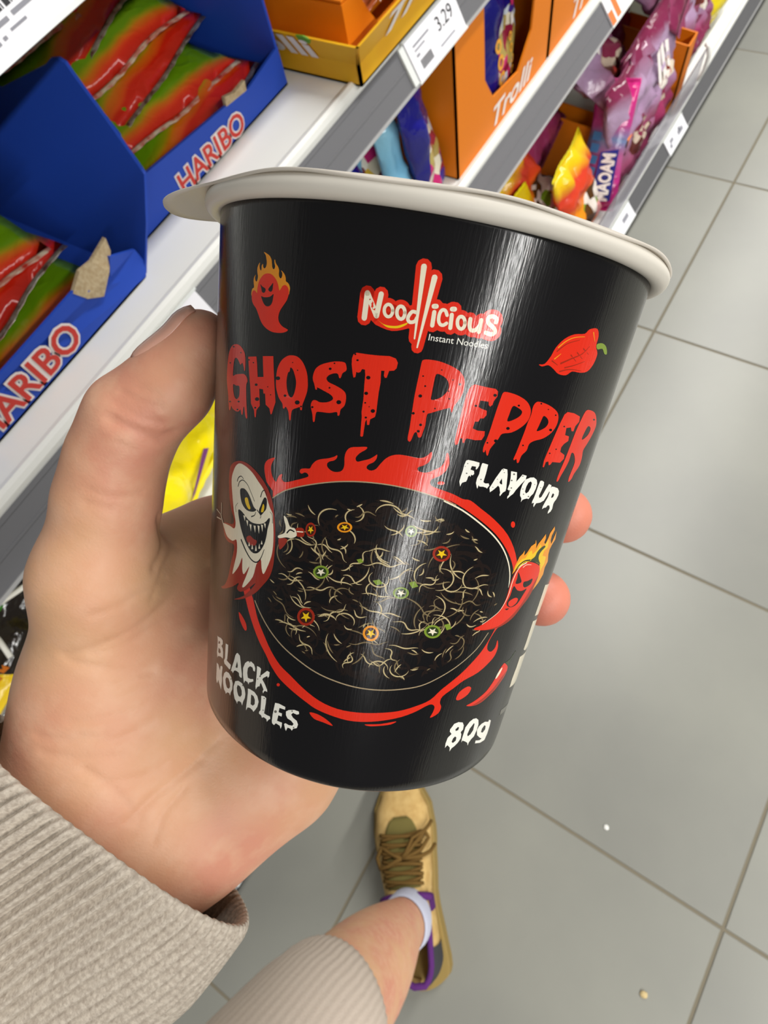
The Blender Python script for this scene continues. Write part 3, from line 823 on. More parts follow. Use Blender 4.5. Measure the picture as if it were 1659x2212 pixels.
# ================================================================ the person: hand, sleeve, leg, shoe
HAND = {
'palm': [([-0.08762, -0.07252, 1.15962], 0.02, [-0.14328, -0.20086, 1.16516], 0.024), ([-0.09427, -0.06875, 1.16974], 0.0185, [-0.13403, -0.16043, 1.17369], 0.018), ([-0.07718, -0.07282, 1.15358], 0.0175, [-0.11693, -0.1645, 1.15754], 0.018), ([-0.09427, -0.06875, 1.16974], 0.021, [-0.0907, 0.03532, 1.17501], 0.0135), ([-0.08762, -0.07252, 1.15962], 0.021, [-0.08104, 0.023, 1.16018], 0.0135), ([-0.07718, -0.07282, 1.15358], 0.019, [-0.06995, 0.01025, 1.14525], 0.0135), ([-0.07718, -0.07282, 1.15358], 0.019, [-0.05631, -0.00174, 1.13405], 0.0135), ([-0.10055, -0.03904, 1.18299], 0.019, [-0.10527, -0.01285, 1.20898], 0.014), ([-0.10055, -0.03904, 1.18299], 0.019, [-0.09282, -0.06581, 1.16788], 0.0195), ([-0.0993, -0.02186, 1.1766], 0.019, [-0.08965, -0.04911, 1.16507], 0.021), ([-0.06828, -0.05671, 1.15075], 0.0195, [-0.05843, -0.03281, 1.14326], 0.0195), ([-0.05843, -0.03281, 1.14326], 0.0195, [-0.05631, -0.00174, 1.13405], 0.015), ([-0.07662, -0.07034, 1.15191], 0.018, [-0.06828, -0.05671, 1.15075], 0.019), ([-0.10807, -0.0067, 1.19085], 0.015, [-0.10335, 0.01362, 1.17974], 0.0135)],
'thumb': [([-0.1056, -0.01082, 1.2108], 0.0132, [-0.10722, 0.00633, 1.22198], 0.0118), ([-0.10722, 0.00633, 1.22198], 0.0118, [-0.10674, 0.01557, 1.22895], 0.0108), ([-0.10674, 0.01557, 1.22895], 0.0108, [-0.1045, 0.02467, 1.23526], 0.0103), ([-0.1045, 0.02467, 1.23526], 0.0103, [-0.09909, 0.03472, 1.23849], 0.009), ([-0.09909, 0.03472, 1.23849], 0.009, [-0.09671, 0.0463, 1.24217], 0.0077)],
'index': [([-0.0907, 0.03532, 1.17501], 0.0125, [-0.06167, 0.05919, 1.16489], 0.0105), ([-0.06167, 0.05919, 1.16489], 0.0105, [-0.0316, 0.06926, 1.17166], 0.0092), ([-0.0316, 0.06926, 1.17166], 0.0092, [-0.01071, 0.0675, 1.19087], 0.0078)],
'middle': [([-0.08104, 0.023, 1.16018], 0.0125, [-0.05214, 0.0422, 1.15193], 0.0105), ([-0.05214, 0.0422, 1.15193], 0.0105, [-0.02475, 0.05001, 1.16048], 0.0092), ([-0.02475, 0.05001, 1.16048], 0.0092, [-0.00593, 0.04687, 1.18028], 0.0078)],
'ring': [([-0.06995, 0.01025, 1.14525], 0.012, [-0.04796, 0.02422, 1.14029], 0.0102), ([-0.04796, 0.02422, 1.14029], 0.0102, [-0.02572, 0.03064, 1.14611], 0.009), ([-0.02572, 0.03064, 1.14611], 0.009, [-0.01362, 0.03044, 1.15459], 0.0075)],
'pinky': [([-0.05631, -0.00174, 1.13405], 0.0115, [-0.04562, 0.00749, 1.13171], 0.0092), ([-0.04562, 0.00749, 1.13171], 0.0092, [-0.02719, 0.01341, 1.13442], 0.008), ([-0.02719, 0.01341, 1.13442], 0.008, [-0.01807, 0.01454, 1.13943], 0.0068)],
}
NAIL = [[-0.10535, 0.03438, 1.2434], [-0.09953, 0.05138, 1.24634], [-0.6687, 0.104, 0.7338]]
CREASE_RAYS = [(7, [[-0.705, 0.1407, -0.6951], [-0.6781, 0.1478, -0.7199], [-0.6498, 0.1603, -0.743], [-0.6401, 0.1775, -0.7475]]), (4, [[-0.704, 0.1616, -0.6915], [-0.6757, 0.1704, -0.7172], [-0.6559, 0.1815, -0.7327]]), (5, [[-0.5126, 0.0363, -0.8579], [-0.5339, -0.0716, -0.8425], [-0.5563, -0.1392, -0.8192], [-0.5835, -0.1802, -0.7919]]), (4, [[-0.5041, -0.0277, -0.8632], [-0.529, -0.1004, -0.8426], [-0.5606, -0.1606, -0.8124]]), (4, [[-0.4874, -0.1408, -0.8617], [-0.5248, -0.1655, -0.835], [-0.5759, -0.1825, -0.7969]]), (4, [[-0.3767, -0.3092, -0.8732], [-0.4313, -0.2935, -0.8531], [-0.4729, -0.2907, -0.8317]]), (5, [[-0.3635, -0.2088, -0.9079], [-0.3819, -0.2782, -0.8813], [-0.3859, -0.3145, -0.8673]]), (3, [[-0.445, -0.1989, -0.8732], [-0.4662, -0.2431, -0.8506], [-0.5045, -0.2602, -0.8233]]), (6, [[-0.6, 0.0585, -0.7979], [-0.5794, 0.032, -0.8144], [-0.5695, -0.0081, -0.822]]), (3, [[-0.5636, 0.0361, -0.8253], [-0.5598, -0.0047, -0.8286], [-0.5487, -0.0483, -0.8347]]), (2.5, [[-0.7138, 0.1654, -0.6805], [-0.692, 0.1741, -0.7006], [-0.67, 0.1856, -0.7188]]), (2.5, [[-0.7078, 0.1812, -0.6828], [-0.6885, 0.1871, -0.7007], [-0.6664, 0.1993, -0.7184]]), (2, [[-0.695, 0.2037, -0.6896], [-0.6749, 0.213, -0.7065]]), (2.5, [[-0.6944, 0.1315, -0.7075], [-0.6757, 0.1355, -0.7246], [-0.6577, 0.1429, -0.7396]]), (2, [[-0.6862, 0.1193, -0.7176], [-0.668, 0.1248, -0.7336]]), (2, [[-0.6878, 0.2471, -0.6826], [-0.6681, 0.259, -0.6975]]), (2, [[-0.6959, 0.2536, -0.6719], [-0.6797, 0.261, -0.6855], [-0.6662, 0.2623, -0.6981]]), (2.5, [[-0.5399, -0.2832, -0.7926], [-0.5047, -0.2677, -0.8208], [-0.479, -0.2438, -0.8433]]), (2.5, [[-0.5226, -0.297, -0.7991], [-0.4849, -0.284, -0.8272], [-0.4479, -0.2574, -0.8562]]), (2.5, [[-0.5243, -0.251, -0.8137], [-0.4939, -0.2248, -0.84], [-0.4663, -0.1894, -0.8641]]), (2.5, [[-0.444, -0.2942, -0.8463], [-0.4118, -0.2678, -0.871], [-0.3949, -0.2356, -0.888]]), (3, [[-0.3553, -0.2481, -0.9012], [-0.3567, -0.291, -0.8877], [-0.3433, -0.3231, -0.8819]]), (2.5, [[-0.3582, -0.1748, -0.9171], [-0.371, -0.2284, -0.9001], [-0.3703, -0.2571, -0.8926]]), (2.5, [[-0.5132, -0.1815, -0.8388], [-0.4959, -0.1286, -0.8588], [-0.4847, -0.0699, -0.8719]]), (2, [[-0.4971, -0.1943, -0.8457], [-0.4776, -0.1447, -0.8666], [-0.4693, -0.0931, -0.8781]]), (2, [[-0.6832, 0.0339, -0.7294], [-0.6553, 0.048, -0.7539], [-0.6357, 0.0704, -0.7687]]), (2, [[-0.6779, 0.0178, -0.735], [-0.6519, 0.0297, -0.7578]]), (3, [[-0.5909, -0.1158, -0.7984], [-0.567, -0.0626, -0.8214], [-0.5488, -0.0136, -0.8358]])]
SLEEVE = [[-0.083, -0.06555, 1.16444], [0.04306, -0.00625, -0.02281], [0.01098, 0.00373, 0.03466], [-0.42691, -0.90429, -0.00349]]

CUP_T = V((-0.05693696, 0.08558201, 1.24601696))
CUP_U = V((-0.17771476, 0.79094689, 0.58550874))
CUP_E = V((0.37962712, -0.49382399, 0.78231778))
CUP_F = V((0.90791008, 0.36130441, -0.21250508))
CUP_H, CUP_RT, CUP_RB = 0.108347, 0.0455, 0.038547
CUP_K = (CUP_RT - CUP_RB) / CUP_H

def sd_cone(P, a, ra, b, rb):
    a, b = np.array(a), np.array(b)
    ba = b - a
    l2 = ba @ ba
    h = np.clip(((P - a) @ ba) / l2, 0, 1)
    return np.linalg.norm(P - a - h[:, None] * ba, axis=1) - (ra + (rb - ra) * h)

def smin(a, b, k):
    h = np.maximum(k - np.abs(a - b), 0) / k
    return np.minimum(a, b) - h * h * k * 0.25

def sd_cup(P):
    q = P - np.array(CUP_T)
    u = np.array(CUP_U)
    h = q @ u
    rad = np.linalg.norm(q - h[:, None] * u, axis=1)
    side = (rad - (CUP_RT + CUP_K * h)) / math.sqrt(1 + CUP_K ** 2)
    return np.maximum(side, -(h + CUP_H))

def hand_sdf(P):
    d = None
    for c in HAND['palm']:
        e = sd_cone(P, *c)
        d = e if d is None else smin(d, e, 0.014)
    th = None
    for c in HAND['thumb']:
        e = sd_cone(P, *c)
        th = e if th is None else smin(th, e, 0.005)
    d = smin(d, th, 0.010)
    fs = []
    for f in ('index', 'middle', 'ring', 'pinky'):
        g = None
        for c in HAND[f]:
            e = sd_cone(P, *c)
            g = e if g is None else smin(g, e, 0.004)
        fs.append(g)
    fg = fs[0]
    for g in fs[1:]:
        fg = smin(fg, g, 0.0016)
    d = smin(d, fg, 0.007)
    return np.maximum(d, -(sd_cup(P) - 0.0004))

def surface_nets(fun, lo, hi, h):
    lo, hi = np.array(lo), np.array(hi)
    n = np.ceil((hi - lo) / h).astype(int) + 1
    ax = [lo[i] + h * np.arange(n[i]) for i in range(3)]
    q4 = 5                                   # coarse pass, then only the band near the skin
    cs = -(-n // q4)
    g = np.stack(np.meshgrid(*[lo[i] + h * (q4 * np.arange(cs[i]) + (q4 - 1) / 2) for i in range(3)], indexing='ij'), -1)
    co = fun(g.reshape(-1, 3)).reshape(cs)
    val = np.repeat(np.repeat(np.repeat(co, q4, 0), q4, 1), q4, 2)[:n[0], :n[1], :n[2]].copy()
    near = np.argwhere(np.abs(val) < h * q4 * 1.6)
    val[tuple(near.T)] = fun(lo + h * near)
    c = [val[i:n[0] - 1 + i, j:n[1] - 1 + j, k:n[2] - 1 + k] for i in (0, 1) for j in (0, 1) for k in (0, 1)]
    cnt = sum((q < 0).astype(int) for q in c)
    cells = np.argwhere((cnt > 0) & (cnt < 8))
    idx = -np.ones(n - 1, int)
    idx[tuple(cells.T)] = np.arange(len(cells))
    cv = np.stack([q[tuple(cells.T)] for q in c], 1)
    off = np.array([(i, j, k) for i in (0, 1) for j in (0, 1) for k in (0, 1)], float)
    acc = np.zeros((len(cells), 3))
    num = np.zeros(len(cells))
    for a in range(8):
        for b in range(a + 1, 8):
            if np.abs(off[a] - off[b]).sum() != 1:
                continue
            s = (cv[:, a] < 0) != (cv[:, b] < 0)
            t = np.where(s, cv[:, a] / np.where(s, cv[:, a] - cv[:, b], 1), 0)
            acc += s[:, None] * (off[a] + t[:, None] * (off[b] - off[a]))
            num += s
    verts = lo + h * (cells + acc / num[:, None])
    faces = []
    for axis in range(3):
        s0 = [slice(1, -1)] * 3
        s1 = [slice(1, -1)] * 3
        s0[axis] = slice(0, -1)
        s1[axis] = slice(1, None)
        ins = val < 0
        ch = np.argwhere(ins[tuple(s0)] != ins[tuple(s1)])
        base = ch.copy()
        for q in range(3):
            if q != axis:
                base[:, q] += 1
        fl = ins[tuple(base.T)]
        b1, b2 = [(1, 2), (2, 0), (0, 1)][axis]
        q = []
        for (d1, d2) in ((-1, -1), (0, -1), (0, 0), (-1, 0)):
            cc = base.copy()
            cc[:, b1] += d1
            cc[:, b2] += d2
            q.append(idx[tuple(cc.T)])
        q = np.stack(q, 1)
        q[~fl] = q[~fl][:, ::-1]
        faces.append(q)
    return verts, np.concatenate(faces)

# ---- skin
M_skin = mat('skin', S(214, 158, 126), 0.5, 0.4, sss=0.12)
nt = M_skin.node_tree
bs = nt.nodes['Principled BSDF']
tc = nt.nodes['Texture Coordinate']
def nnoise(scale, detail, dist=0.0):
    n = nt.nodes.new('ShaderNodeTexNoise')
    n.inputs['Scale'].default_value = scale
    n.inputs['Detail'].default_value = detail
    n.inputs['Distortion'].default_value = dist
    nt.links.new(tc.outputs['Object'], n.inputs['Vector'])
    return n.outputs['Fac']
def ramp(fac, a, b):
    r = nt.nodes.new('ShaderNodeMapRange')
    r.inputs[1].default_value = a
    r.inputs[2].default_value = b
    nt.links.new(fac, r.inputs[0])
    return r.outputs[0]
def mixc(fac, a, b):
    m = nt.nodes.new('ShaderNodeMix')
    m.data_type = 'RGBA'
    nt.links.new(fac, m.inputs[0])
    for i, q in ((6, a), (7, b)):
        if isinstance(q, tuple):
            m.inputs[i].default_value = q
        else:
            nt.links.new(q, m.inputs[i])
    return m.outputs[2]
c1 = mixc(ramp(nnoise(26, 2), 0.36, 0.68), S(220, 172, 132), S(216, 150, 124))
c2 = mixc(ramp(nnoise(120, 3), 0.45, 0.85), c1, S(226, 178, 146))
att = nt.nodes.new('ShaderNodeAttribute')
att.attribute_name = 'flush'
c3 = mixc(att.outputs['Fac'], c2, S(214, 112, 98))
nt.links.new(c3, bs.inputs['Base Color'])
vor = nt.nodes.new('ShaderNodeTexVoronoi')
vor.feature = 'DISTANCE_TO_EDGE'
vor.inputs['Scale'].default_value = 900
nt.links.new(tc.outputs['Object'], vor.inputs['Vector'])
mp = nt.nodes.new('ShaderNodeMapping')
mp.inputs['Rotation'].default_value = (0.5, 0.3, 0.9)
mp.inputs['Scale'].default_value = (1, 2.5, 1)
nt.links.new(tc.outputs['Object'], mp.inputs[0])
wn = nt.nodes.new('ShaderNodeTexNoise')
wn.inputs['Scale'].default_value = 160
wn.inputs['Detail'].default_value = 4
nt.links.new(mp.outputs[0], wn.inputs['Vector'])
b1 = nt.nodes.new('ShaderNodeBump')
b1.inputs['Strength'].default_value = 0.10
b1.inputs['Distance'].default_value = 0.0012
nt.links.new(wn.outputs['Fac'], b1.inputs['Height'])
b2 = nt.nodes.new('ShaderNodeBump')
b2.inputs['Strength'].default_value = 0.12
b2.inputs['Distance'].default_value = 0.0004
nt.links.new(vor.outputs['Distance'], b2.inputs['Height'])
nt.links.new(b1.outputs[0], b2.inputs['Normal'])
nt.links.new(b2.outputs[0], bs.inputs['Normal'])

person = thing('person', 'person in cream knitwear holding the black cup, left hand and one leg showing', 'person', (0.02, -0.30, 0.0))
PO = V(person.location)
# a limb mesh keeps world coordinates; the person empty is only translated
def under(o, parent=person):
    o.parent = parent
    if parent is person:
        o.location = -PO
    return o

allp = np.array([p for g in HAND.values() for c in g for p in (c[0], c[2])])
hv, hf = surface_nets(hand_sdf, allp.min(0) - 0.034, allp.max(0) + 0.034, 0.00095)
# relax a little, carve skin creases, mark flushed fingertips
nb = [[] for _ in range(len(hv))]
e0 = np.concatenate([hf[:, [0, 1]], hf[:, [1, 2]], hf[:, [2, 3]], hf[:, [3, 0]]])
deg = np.bincount(e0[:, 0], minlength=len(hv)).astype(float)
for _ in range(6):
    s = np.zeros_like(hv)
    np.add.at(s, e0[:, 0], hv[e0[:, 1]])
    hv = 0.5 * hv + 0.5 * s / np.maximum(deg, 1)[:, None]
eps = 0.0006
g = np.stack([hand_sdf(hv + eps * np.eye(3)[i]) - hand_sdf(hv - eps * np.eye(3)[i]) for i in range(3)], 1)
hn = g / np.maximum(np.linalg.norm(g, axis=1), 1e-9)[:, None]
eye = np.array(CAM_POS)
depth = np.zeros(len(hv))
for dep, line in CREASE_RAYS:
    pts = []
    for d in line:
        d = np.array(d)
        t = 0.08
        for _ in range(60):
            s = hand_sdf((eye + d * t)[None])[0]
            t += max(s, 0.0002)
            if s < 0.0003 or t > 0.3:
                break
        if t < 0.3:
            pts.append(eye + d * t)
    for a, b in zip(pts[:-1], pts[1:]):
        if np.linalg.norm(b - a) > 0.03:
            continue
        ba = b - a
        h = np.clip(((hv - a) @ ba) / (ba @ ba), 0, 1)
        ds = np.linalg.norm(hv - a - h[:, None] * ba, axis=1)
        wd = 0.0007 + 0.00012 * dep
        depth = np.maximum(depth, 0.00011 * dep * np.exp(-(ds / wd) ** 2))
hv = hv - hn * depth[:, None]
flush = np.zeros(len(hv))
for k, w in (('index', 1.0), ('middle', 1.0), ('ring', 0.8), ('pinky', 0.8)):
    t = np.array(HAND[k][-1][2])
    flush = np.maximum(flush, w * np.clip(1.6 - np.linalg.norm(hv - t, axis=1) / 0.011, 0, 1))
hm = bpy.data.meshes.new('hand')
hm.from_pydata(hv.tolist(), [], hf.tolist())
at_ = hm.attributes.new('flush', 'FLOAT', 'POINT')
at_.data.foreach_set('value', (flush * 0.75).astype(np.float32))
hm.materials.append(M_skin)
hm.shade_smooth()
hand = under(link('hand', hm))
hand['label'] = 'left hand closed around the cup'
# thumb nail: plate draped on the thumb surface
n0, n1, nn = (np.array(q) for q in NAIL)
nn = nn / np.linalg.norm(nn)
al = (n1 - n0) / np.linalg.norm(n1 - n0)
sd = np.cross(nn, al)
sd /= np.linalg.norm(sd)
nn = np.cross(al, sd)
ln = np.linalg.norm(n1 - n0)
def drape(p, lift):
    for _ in range(40):
        s = hand_sdf(p[None])[0] - lift
        p = p - nn * s * 0.9
    return p
nm = MB()
rows = []
for i in range(13):
    u = i / 12
    row = []
    for j in range(11):
        v = -1 + 2 * j / 10
        wd = 0.0058 * (1 - 0.25 * max(0, 0.25 - u) / 0.25) * (1 - 0.35 * max(0, u - 0.8) / 0.2)
        p = n0 + al * (u * ln) + sd * (v * wd) + nn * 0.006
        row.append(V(drape(p, 0.0005 - 0.0007 * abs(v) ** 4 - 0.0006 * max(0, 0.1 - u) / 0.1 + 0.0004 * u)))
    rows.append(row)
nm.loft(rows, closed=False)
M_nail = mat('nail', S(214, 160, 140), 0.28, 0.5, sss=0.1)
no = nm.build('thumb_nail', M_nail, smooth=True)
no.parent = hand
sm = no.modifiers.new('solid', 'SOLIDIFY')
sm.thickness = 0.0006
sm.offset = -1

# ---- knitted sleeve
def knit(name, col, col2, scale):
    m = mat(name, col, 0.9, 0.15, var=(col2, 900, 2))
    nt = m.node_tree
    tc = nt.nodes['Texture Coordinate']
    n = nt.nodes.new('ShaderNodeTexNoise')
    n.inputs['Scale'].default_value = scale
    n.inputs['Detail'].default_value = 3
    nt.links.new(tc.outputs['Object'], n.inputs['Vector'])
    b = nt.nodes.new('ShaderNodeBump')
    b.inputs['Strength'].default_value = 0.45
    b.inputs['Distance'].default_value = 0.0005
    nt.links.new(n.outputs['Fac'], b.inputs['Height'])
    nt.links.new(b.outputs[0], nt.nodes['Principled BSDF'].inputs['Normal'])
    return m
M_knit = knit('cream_knit', S(198, 187, 172), S(172, 160, 146), 1500)
SC, SA, SB, SD = (V(q) for q in SLEEVE)
def sleeve_point(ang, t, rad=1.0):
    """t: metres from the cuff edge up the arm"""
    g = 1.0 + 0.55 * t / 0.2
    cx_ = abs(math.cos(ang)) ** 1.0 * (1 if math.cos(ang) > 0 else -1)
    sy_ = abs(math.sin(ang)) ** 0.95 * (1 if math.sin(ang) > 0 else -1)
    slump = 0.004 * math.sin(ang * 2 + 1.0 + t * 22) * min(1, t / 0.03) + 0.0025 * math.sin(ang * 3 + t * 40)
    p = SC + SA * cx_ * g + SB * sy_ * (1 + 0.8 * t / 0.2) + SD * t
    c = SC + SD * t
    return p + (p - c).normalized() * (slump + rad)
NR, PER = 88, 6
rings_o, rings_i = [], []
ts = [0.0, 0.0008, 0.002] + [0.004 + 0.0042 * i for i in range(46)]
for t in ts:
    ro, ri = [], []
    for j in range(NR * PER):
        a = 2 * math.pi * j / (NR * PER)
        rib = 0.0011 * math.cos(a * NR) * min(1, 0.35 + t / 0.006)
        edge = -0.0008 if t == 0 else (-0.0003 if t < 0.001 else 0)
        ro.append(sleeve_point(a, t, rib + edge))
        ri.append(sleeve_point(a, t, rib - 0.0022 - edge))
    rings_o.append(ro)
    rings_i.append(ri)
m = MB()
m.loft(list(reversed(rings_i[:30])) + rings_o)
sl = m.build('sleeve', M_knit, smooth=True)
under(sl)
sl['label'] = 'cream ribbed knit sleeve with loose cuff'

# ---- leg, trouser, sock
def ring(c, rx, ry, ang, k=40, rip=0.0, nrib=0, tiltv=(0, 0)):
    out = []
    for j in range(k):
        a = 2 * math.pi * j / k
        r = 1 + (rip * math.cos(a * nrib) if nrib else 0)
        x, y = rx * r * math.cos(a), ry * r * math.sin(a)
        X, Y = x * math.cos(ang) - y * math.sin(ang), x * math.sin(ang) + y * math.cos(ang)
        out.append(V((c[0] + X, c[1] + Y, c[2] + tiltv[0] * X + tiltv[1] * Y)))
    return out
FD = V((-0.62, 0.785, 0)).normalized()          # heel to toe
FS = V((FD.y, -FD.x, 0))                        # to the right side of the foot
FANG = math.atan2(FD.y, FD.x)
lg = MB()
rings = []
for (x, y, z, rx, ry) in ((0.010, -0.288, 0.06, 0.038, 0.032), (0.008, -0.287, 0.10, 0.042, 0.036), (0.004, -0.289, 0.14, 0.042, 0.037), (-0.003, -0.294, 0.18, 0.046, 0.043), (-0.010, -0.310, 0.24, 0.060, 0.057), (-0.016, -0.326, 0.30, 0.070, 0.067), (-0.022, -0.340, 0.36, 0.074, 0.070), (-0.03, -0.352, 0.44, 0.072, 0.068), (-0.03, -0.360, 0.52, 0.070, 0.068)):
    rings.append(ring((x, y, z), rx, ry, FANG, 32))
lg.loft(rings, caps=True)
leg = lg.build('lower_leg', M_skin, smooth=True)
under(leg)
ss = leg.modifiers.new('sub', 'SUBSURF')
ss.levels = ss.render_levels = 1
M_sock = mat('white_sock', S(206, 208, 226), 0.9, 0.1, bump=(900, 0.3, 0.0006))
m = MB()
sk = []
for (x, y, z, rx, ry) in ((0.010, -0.288, 0.06, 0.044, 0.036), (0.007, -0.286, 0.098, 0.049, 0.0405), (0.004, -0.288, 0.128, 0.0465, 0.0415), (0.003, -0.289, 0.148, 0.0455, 0.0405), (0.003, -0.289, 0.152, 0.0435, 0.0385)):
    sk.append(ring((x, y, z), rx, ry, FANG, 32, tiltv=(0, 0)))
m.loft(sk)
so = m.build('sock', M_sock, smooth=True)
under(so)
M_trous = knit('cream_trousers', S(208, 194, 180), S(196, 180, 166), 1200)
m = MB()
tr_o, tr_i = [], []
NT = 300
for i, (x, y, z, r) in enumerate(((-0.026, -0.352, 0.450, 0.085), (-0.026, -0.352, 0.453, 0.087), (-0.027, -0.354, 0.465, 0.089), (-0.029, -0.357, 0.48, 0.090), (-0.03, -0.362, 0.495, 0.091), (-0.035, -0.372, 0.52, 0.093), (-0.04, -0.39, 0.55, 0.094), (-0.045, -0.42, 0.60, 0.098), (-0.05, -0.455, 0.70, 0.104), (-0.05, -0.475, 0.82, 0.108), (-0.05, -0.485, 0.95, 0.11))):
    tl = (0.42, 0.15)
    tr_o.append(ring((x, y, z), r * (0.985 if i == 0 else 1), r * 0.94, FANG, NT, 0.007 if i < 5 else 0.003, 60, tl))
    tr_i.append(ring((x, y, z), r * 0.95, r * 0.89, FANG, NT, 0.007, 60, tl))
m.loft(list(reversed(tr_i[:4])) + tr_o)
m.quad(tr_o[-1])
trs = m.build('trouser_leg', M_trous, smooth=True)
under(trs)

# ---- shoe
shoe = bpy.data.objects.new('shoe', None)
COL.objects.link(shoe)
shoe.parent = person
HEEL = V((0.080, -0.372, 0.0))
shoe.location = HEEL - PO
shoe.rotation_euler = (0, 0, math.atan2(FD.y, FD.x))
# local: x heel->toe, y to the left of the foot, z up
LEN = 0.345
def outline(u):
    """half widths (left, right) of the sole at u 0..1"""
    if u < 0.12:
        return max(0.004, 0.0425 * math.sqrt(max(0.0, 1 - ((0.12 - u) / 0.12) ** 2)))
    pts = ((0, 0.018), (0.03, 0.032), (0.12, 0.0425), (0.25, 0.044), (0.40, 0.044), (0.55, 0.050), (0.70, 0.056), (0.82, 0.053), (0.92, 0.040), (0.97, 0.026), (1.0, 0.008))
    for (a, b), (c, d) in zip(pts[:-1], pts[1:]):
        if u <= c:
            t = (u - a) / (c - a)
            t = t * t * (3 - 2 * t)
            return b + (d - b) * t
    return pts[-1][1]
M_gum = mat('gum_sole', S(150, 126, 70), 0.6, 0.3)
M_suede = mat('tan_suede', S(214, 182, 120), 0.85, 0.15, var=(S(196, 160, 100), 60, 3), bump=(500, 0.2, 0.0008))
M_tong = mat('olive_tongue', S(116, 106, 60), 0.85, 0.1, bump=(600, 0.3, 0.0008))
M_lace = mat('brown_lace', S(110, 84, 44), 0.85, 0.1)
M_purple = mat('purple_lining', S(90, 44, 110), 0.8, 0.15)
M_heel = mat('charcoal_heel', S(62, 62, 66), 0.7, 0.2)
us = [0, 0.004, 0.012, 0.025, 0.05, 0.08] + [0.12 + 0.06 * i for i in range(14)] + [0.945, 0.975, 0.992, 1.0]
def yoff(u):
    return 0.006 * math.sin(math.pi * u)
m = MB()
rings = []
for u in us:
    w = outline(u) + 0.004 * min(1, 0.3 + u * 12) + 0.010 * max(0, 1 - u / 0.34) * min(1, u / 0.05)
    x = -0.012 + u * (LEN + 0.016)
    flare = 0.005
    rings.append([(x, yoff(u) - w - flare, 0.0), (x, yoff(u) - w - 0.002, 0.014), (x, yoff(u) - w, 0.026), (x, yoff(u) + w, 0.026), (x, yoff(u) + w + 0.002, 0.014), (x, yoff(u) + w + flare, 0.0)])
m.loft(rings, caps=True)
m.build('sole', M_gum, shoe, smooth=False, bevel=0.003)
def top_h(u):
    pts = ((0, 0.085), (0.08, 0.092), (0.30, 0.088), (0.40, 0.104), (0.50, 0.097), (0.62, 0.080), (0.75, 0.066), (0.88, 0.054), (0.96, 0.042), (1.0, 0.026))
    for (a, b), (c, d) in zip(pts[:-1], pts[1:]):
        if u <= c:
            t = (u - a) / (c - a)
            return b + (d - b) * t
    return pts[-1][1]
def upper_pt(u, s, grow=0.0):
    """s -1..1 across the shoe from right wall over the top to left wall"""
    w = outline(u) + grow
    h = top_h(u) + grow
    x = 0.004 + u * (LEN - 0.008)
    a = s * math.pi / 2 * 1.0
    cy_ = math.copysign(abs(math.sin(a)) ** 0.72, a) * w
    cz = 0.024 + (h - 0.024) * max(0.0, math.cos(a)) ** 0.62
    return V((x, yoff(u) + cy_, cz))
NS = 24
def patch(u0, u1, s0f, s1f, nu, ns, grow):
    g = []
    for i in range(nu + 1):
        u = u0 + (u1 - u0) * i / nu
        g.append([upper_pt(u, s0f(u) + (s1f(u) - s0f(u)) * j / ns, grow) for j in range(ns + 1)])
    return g
# mouth of the shoe: open over the heel half
def mouth(u):
    return 0.40 if u < 0.36 else max(0.0, 0.40 * (1 - (u - 0.36) / 0.05))
m = MB()
for sg in (-1, 1):
    m.loft(patch(0.0, 0.42, lambda u: sg * mouth(u), lambda u: sg * 1.0, 18, 10, 0.0), closed=False)
m.loft(patch(0.42, 1.0, lambda u: -1.0, lambda u: 1.0, 24, NS, 0.0), closed=False)
up = m.build('upper', M_suede, shoe, smooth=True)
md = up.modifiers.new('solid', 'SOLIDIFY')
md.thickness = 0.003
md.offset = -1
m = MB()
m.loft(patch(0.46, 0.80, lambda u: -0.34 * math.sqrt(max(0, 1 - ((u - 0.46) / 0.345) ** 4)), lambda u: 0.34 * math.sqrt(max(0, 1 - ((u - 0.46) / 0.345) ** 4)), 16, 10, 0.0022), closed=False)
to = m.build('tongue', M_tong, shoe, smooth=True)
md = to.modifiers.new('solid', 'SOLIDIFY')
md.thickness = 0.003
# collar lining ring
col = []
for i in range(13):
    u = 0.40 - 0.36 * i / 12
    col.append(upper_pt(u, mouth(u) if u < 0.36 else 0.25 * (0.42 - u) / 0.06 + 0.05, 0.001))
colr = [V((p.x, 2 * yoff(0.2) - p.y, p.z)) for p in reversed(col)]
loop = [upper_pt(0.425, 0.0, 0.004)] + col + [upper_pt(0.02, 0.18, 0.0), upper_pt(0.02, -0.18, 0.0)] + colr + [upper_pt(0.425, 0.0, 0.004)]
m = MB()
m.loft(tube_rings(loop, 0.0055, 8))
m.build('collar_lining', M_purple, shoe, smooth=True)
m = MB()
m.loft(tube_rings([upper_pt(0.43 - 0.05 * abs(s_) ** 1.5, s_, 0.007) for s_ in [-0.62 + 0.124 * q for q in range(11)]], 0.0065, 8), caps=True)
m.build('tongue_top', M_purple, shoe, smooth=True)
m = MB()
for sg in (-1, 1):
    m.loft([[upper_pt(u, sg * s, 0.0012) for s in (0.62, 0.70, 0.80, 0.90, 0.98)] for u in [0.33 + 0.006 * i for i in range(12)]], closed=False)
st = m.build('side_stripe', M_purple, shoe, smooth=True)
m = MB()
m.loft([[upper_pt(u, s, 0.0018) for s in [-1 + 0.05 * j for j in range(13)]] for u in [0.0 + 0.016 * i for i in range(12)]], closed=False)
m.loft([[upper_pt(u, s, 0.0018) for s in [0.4 + 0.05 * j for j in range(13)]] for u in [0.0 + 0.016 * i for i in range(12)]], closed=False)
m.build('heel_patch', M_heel, shoe, smooth=True)
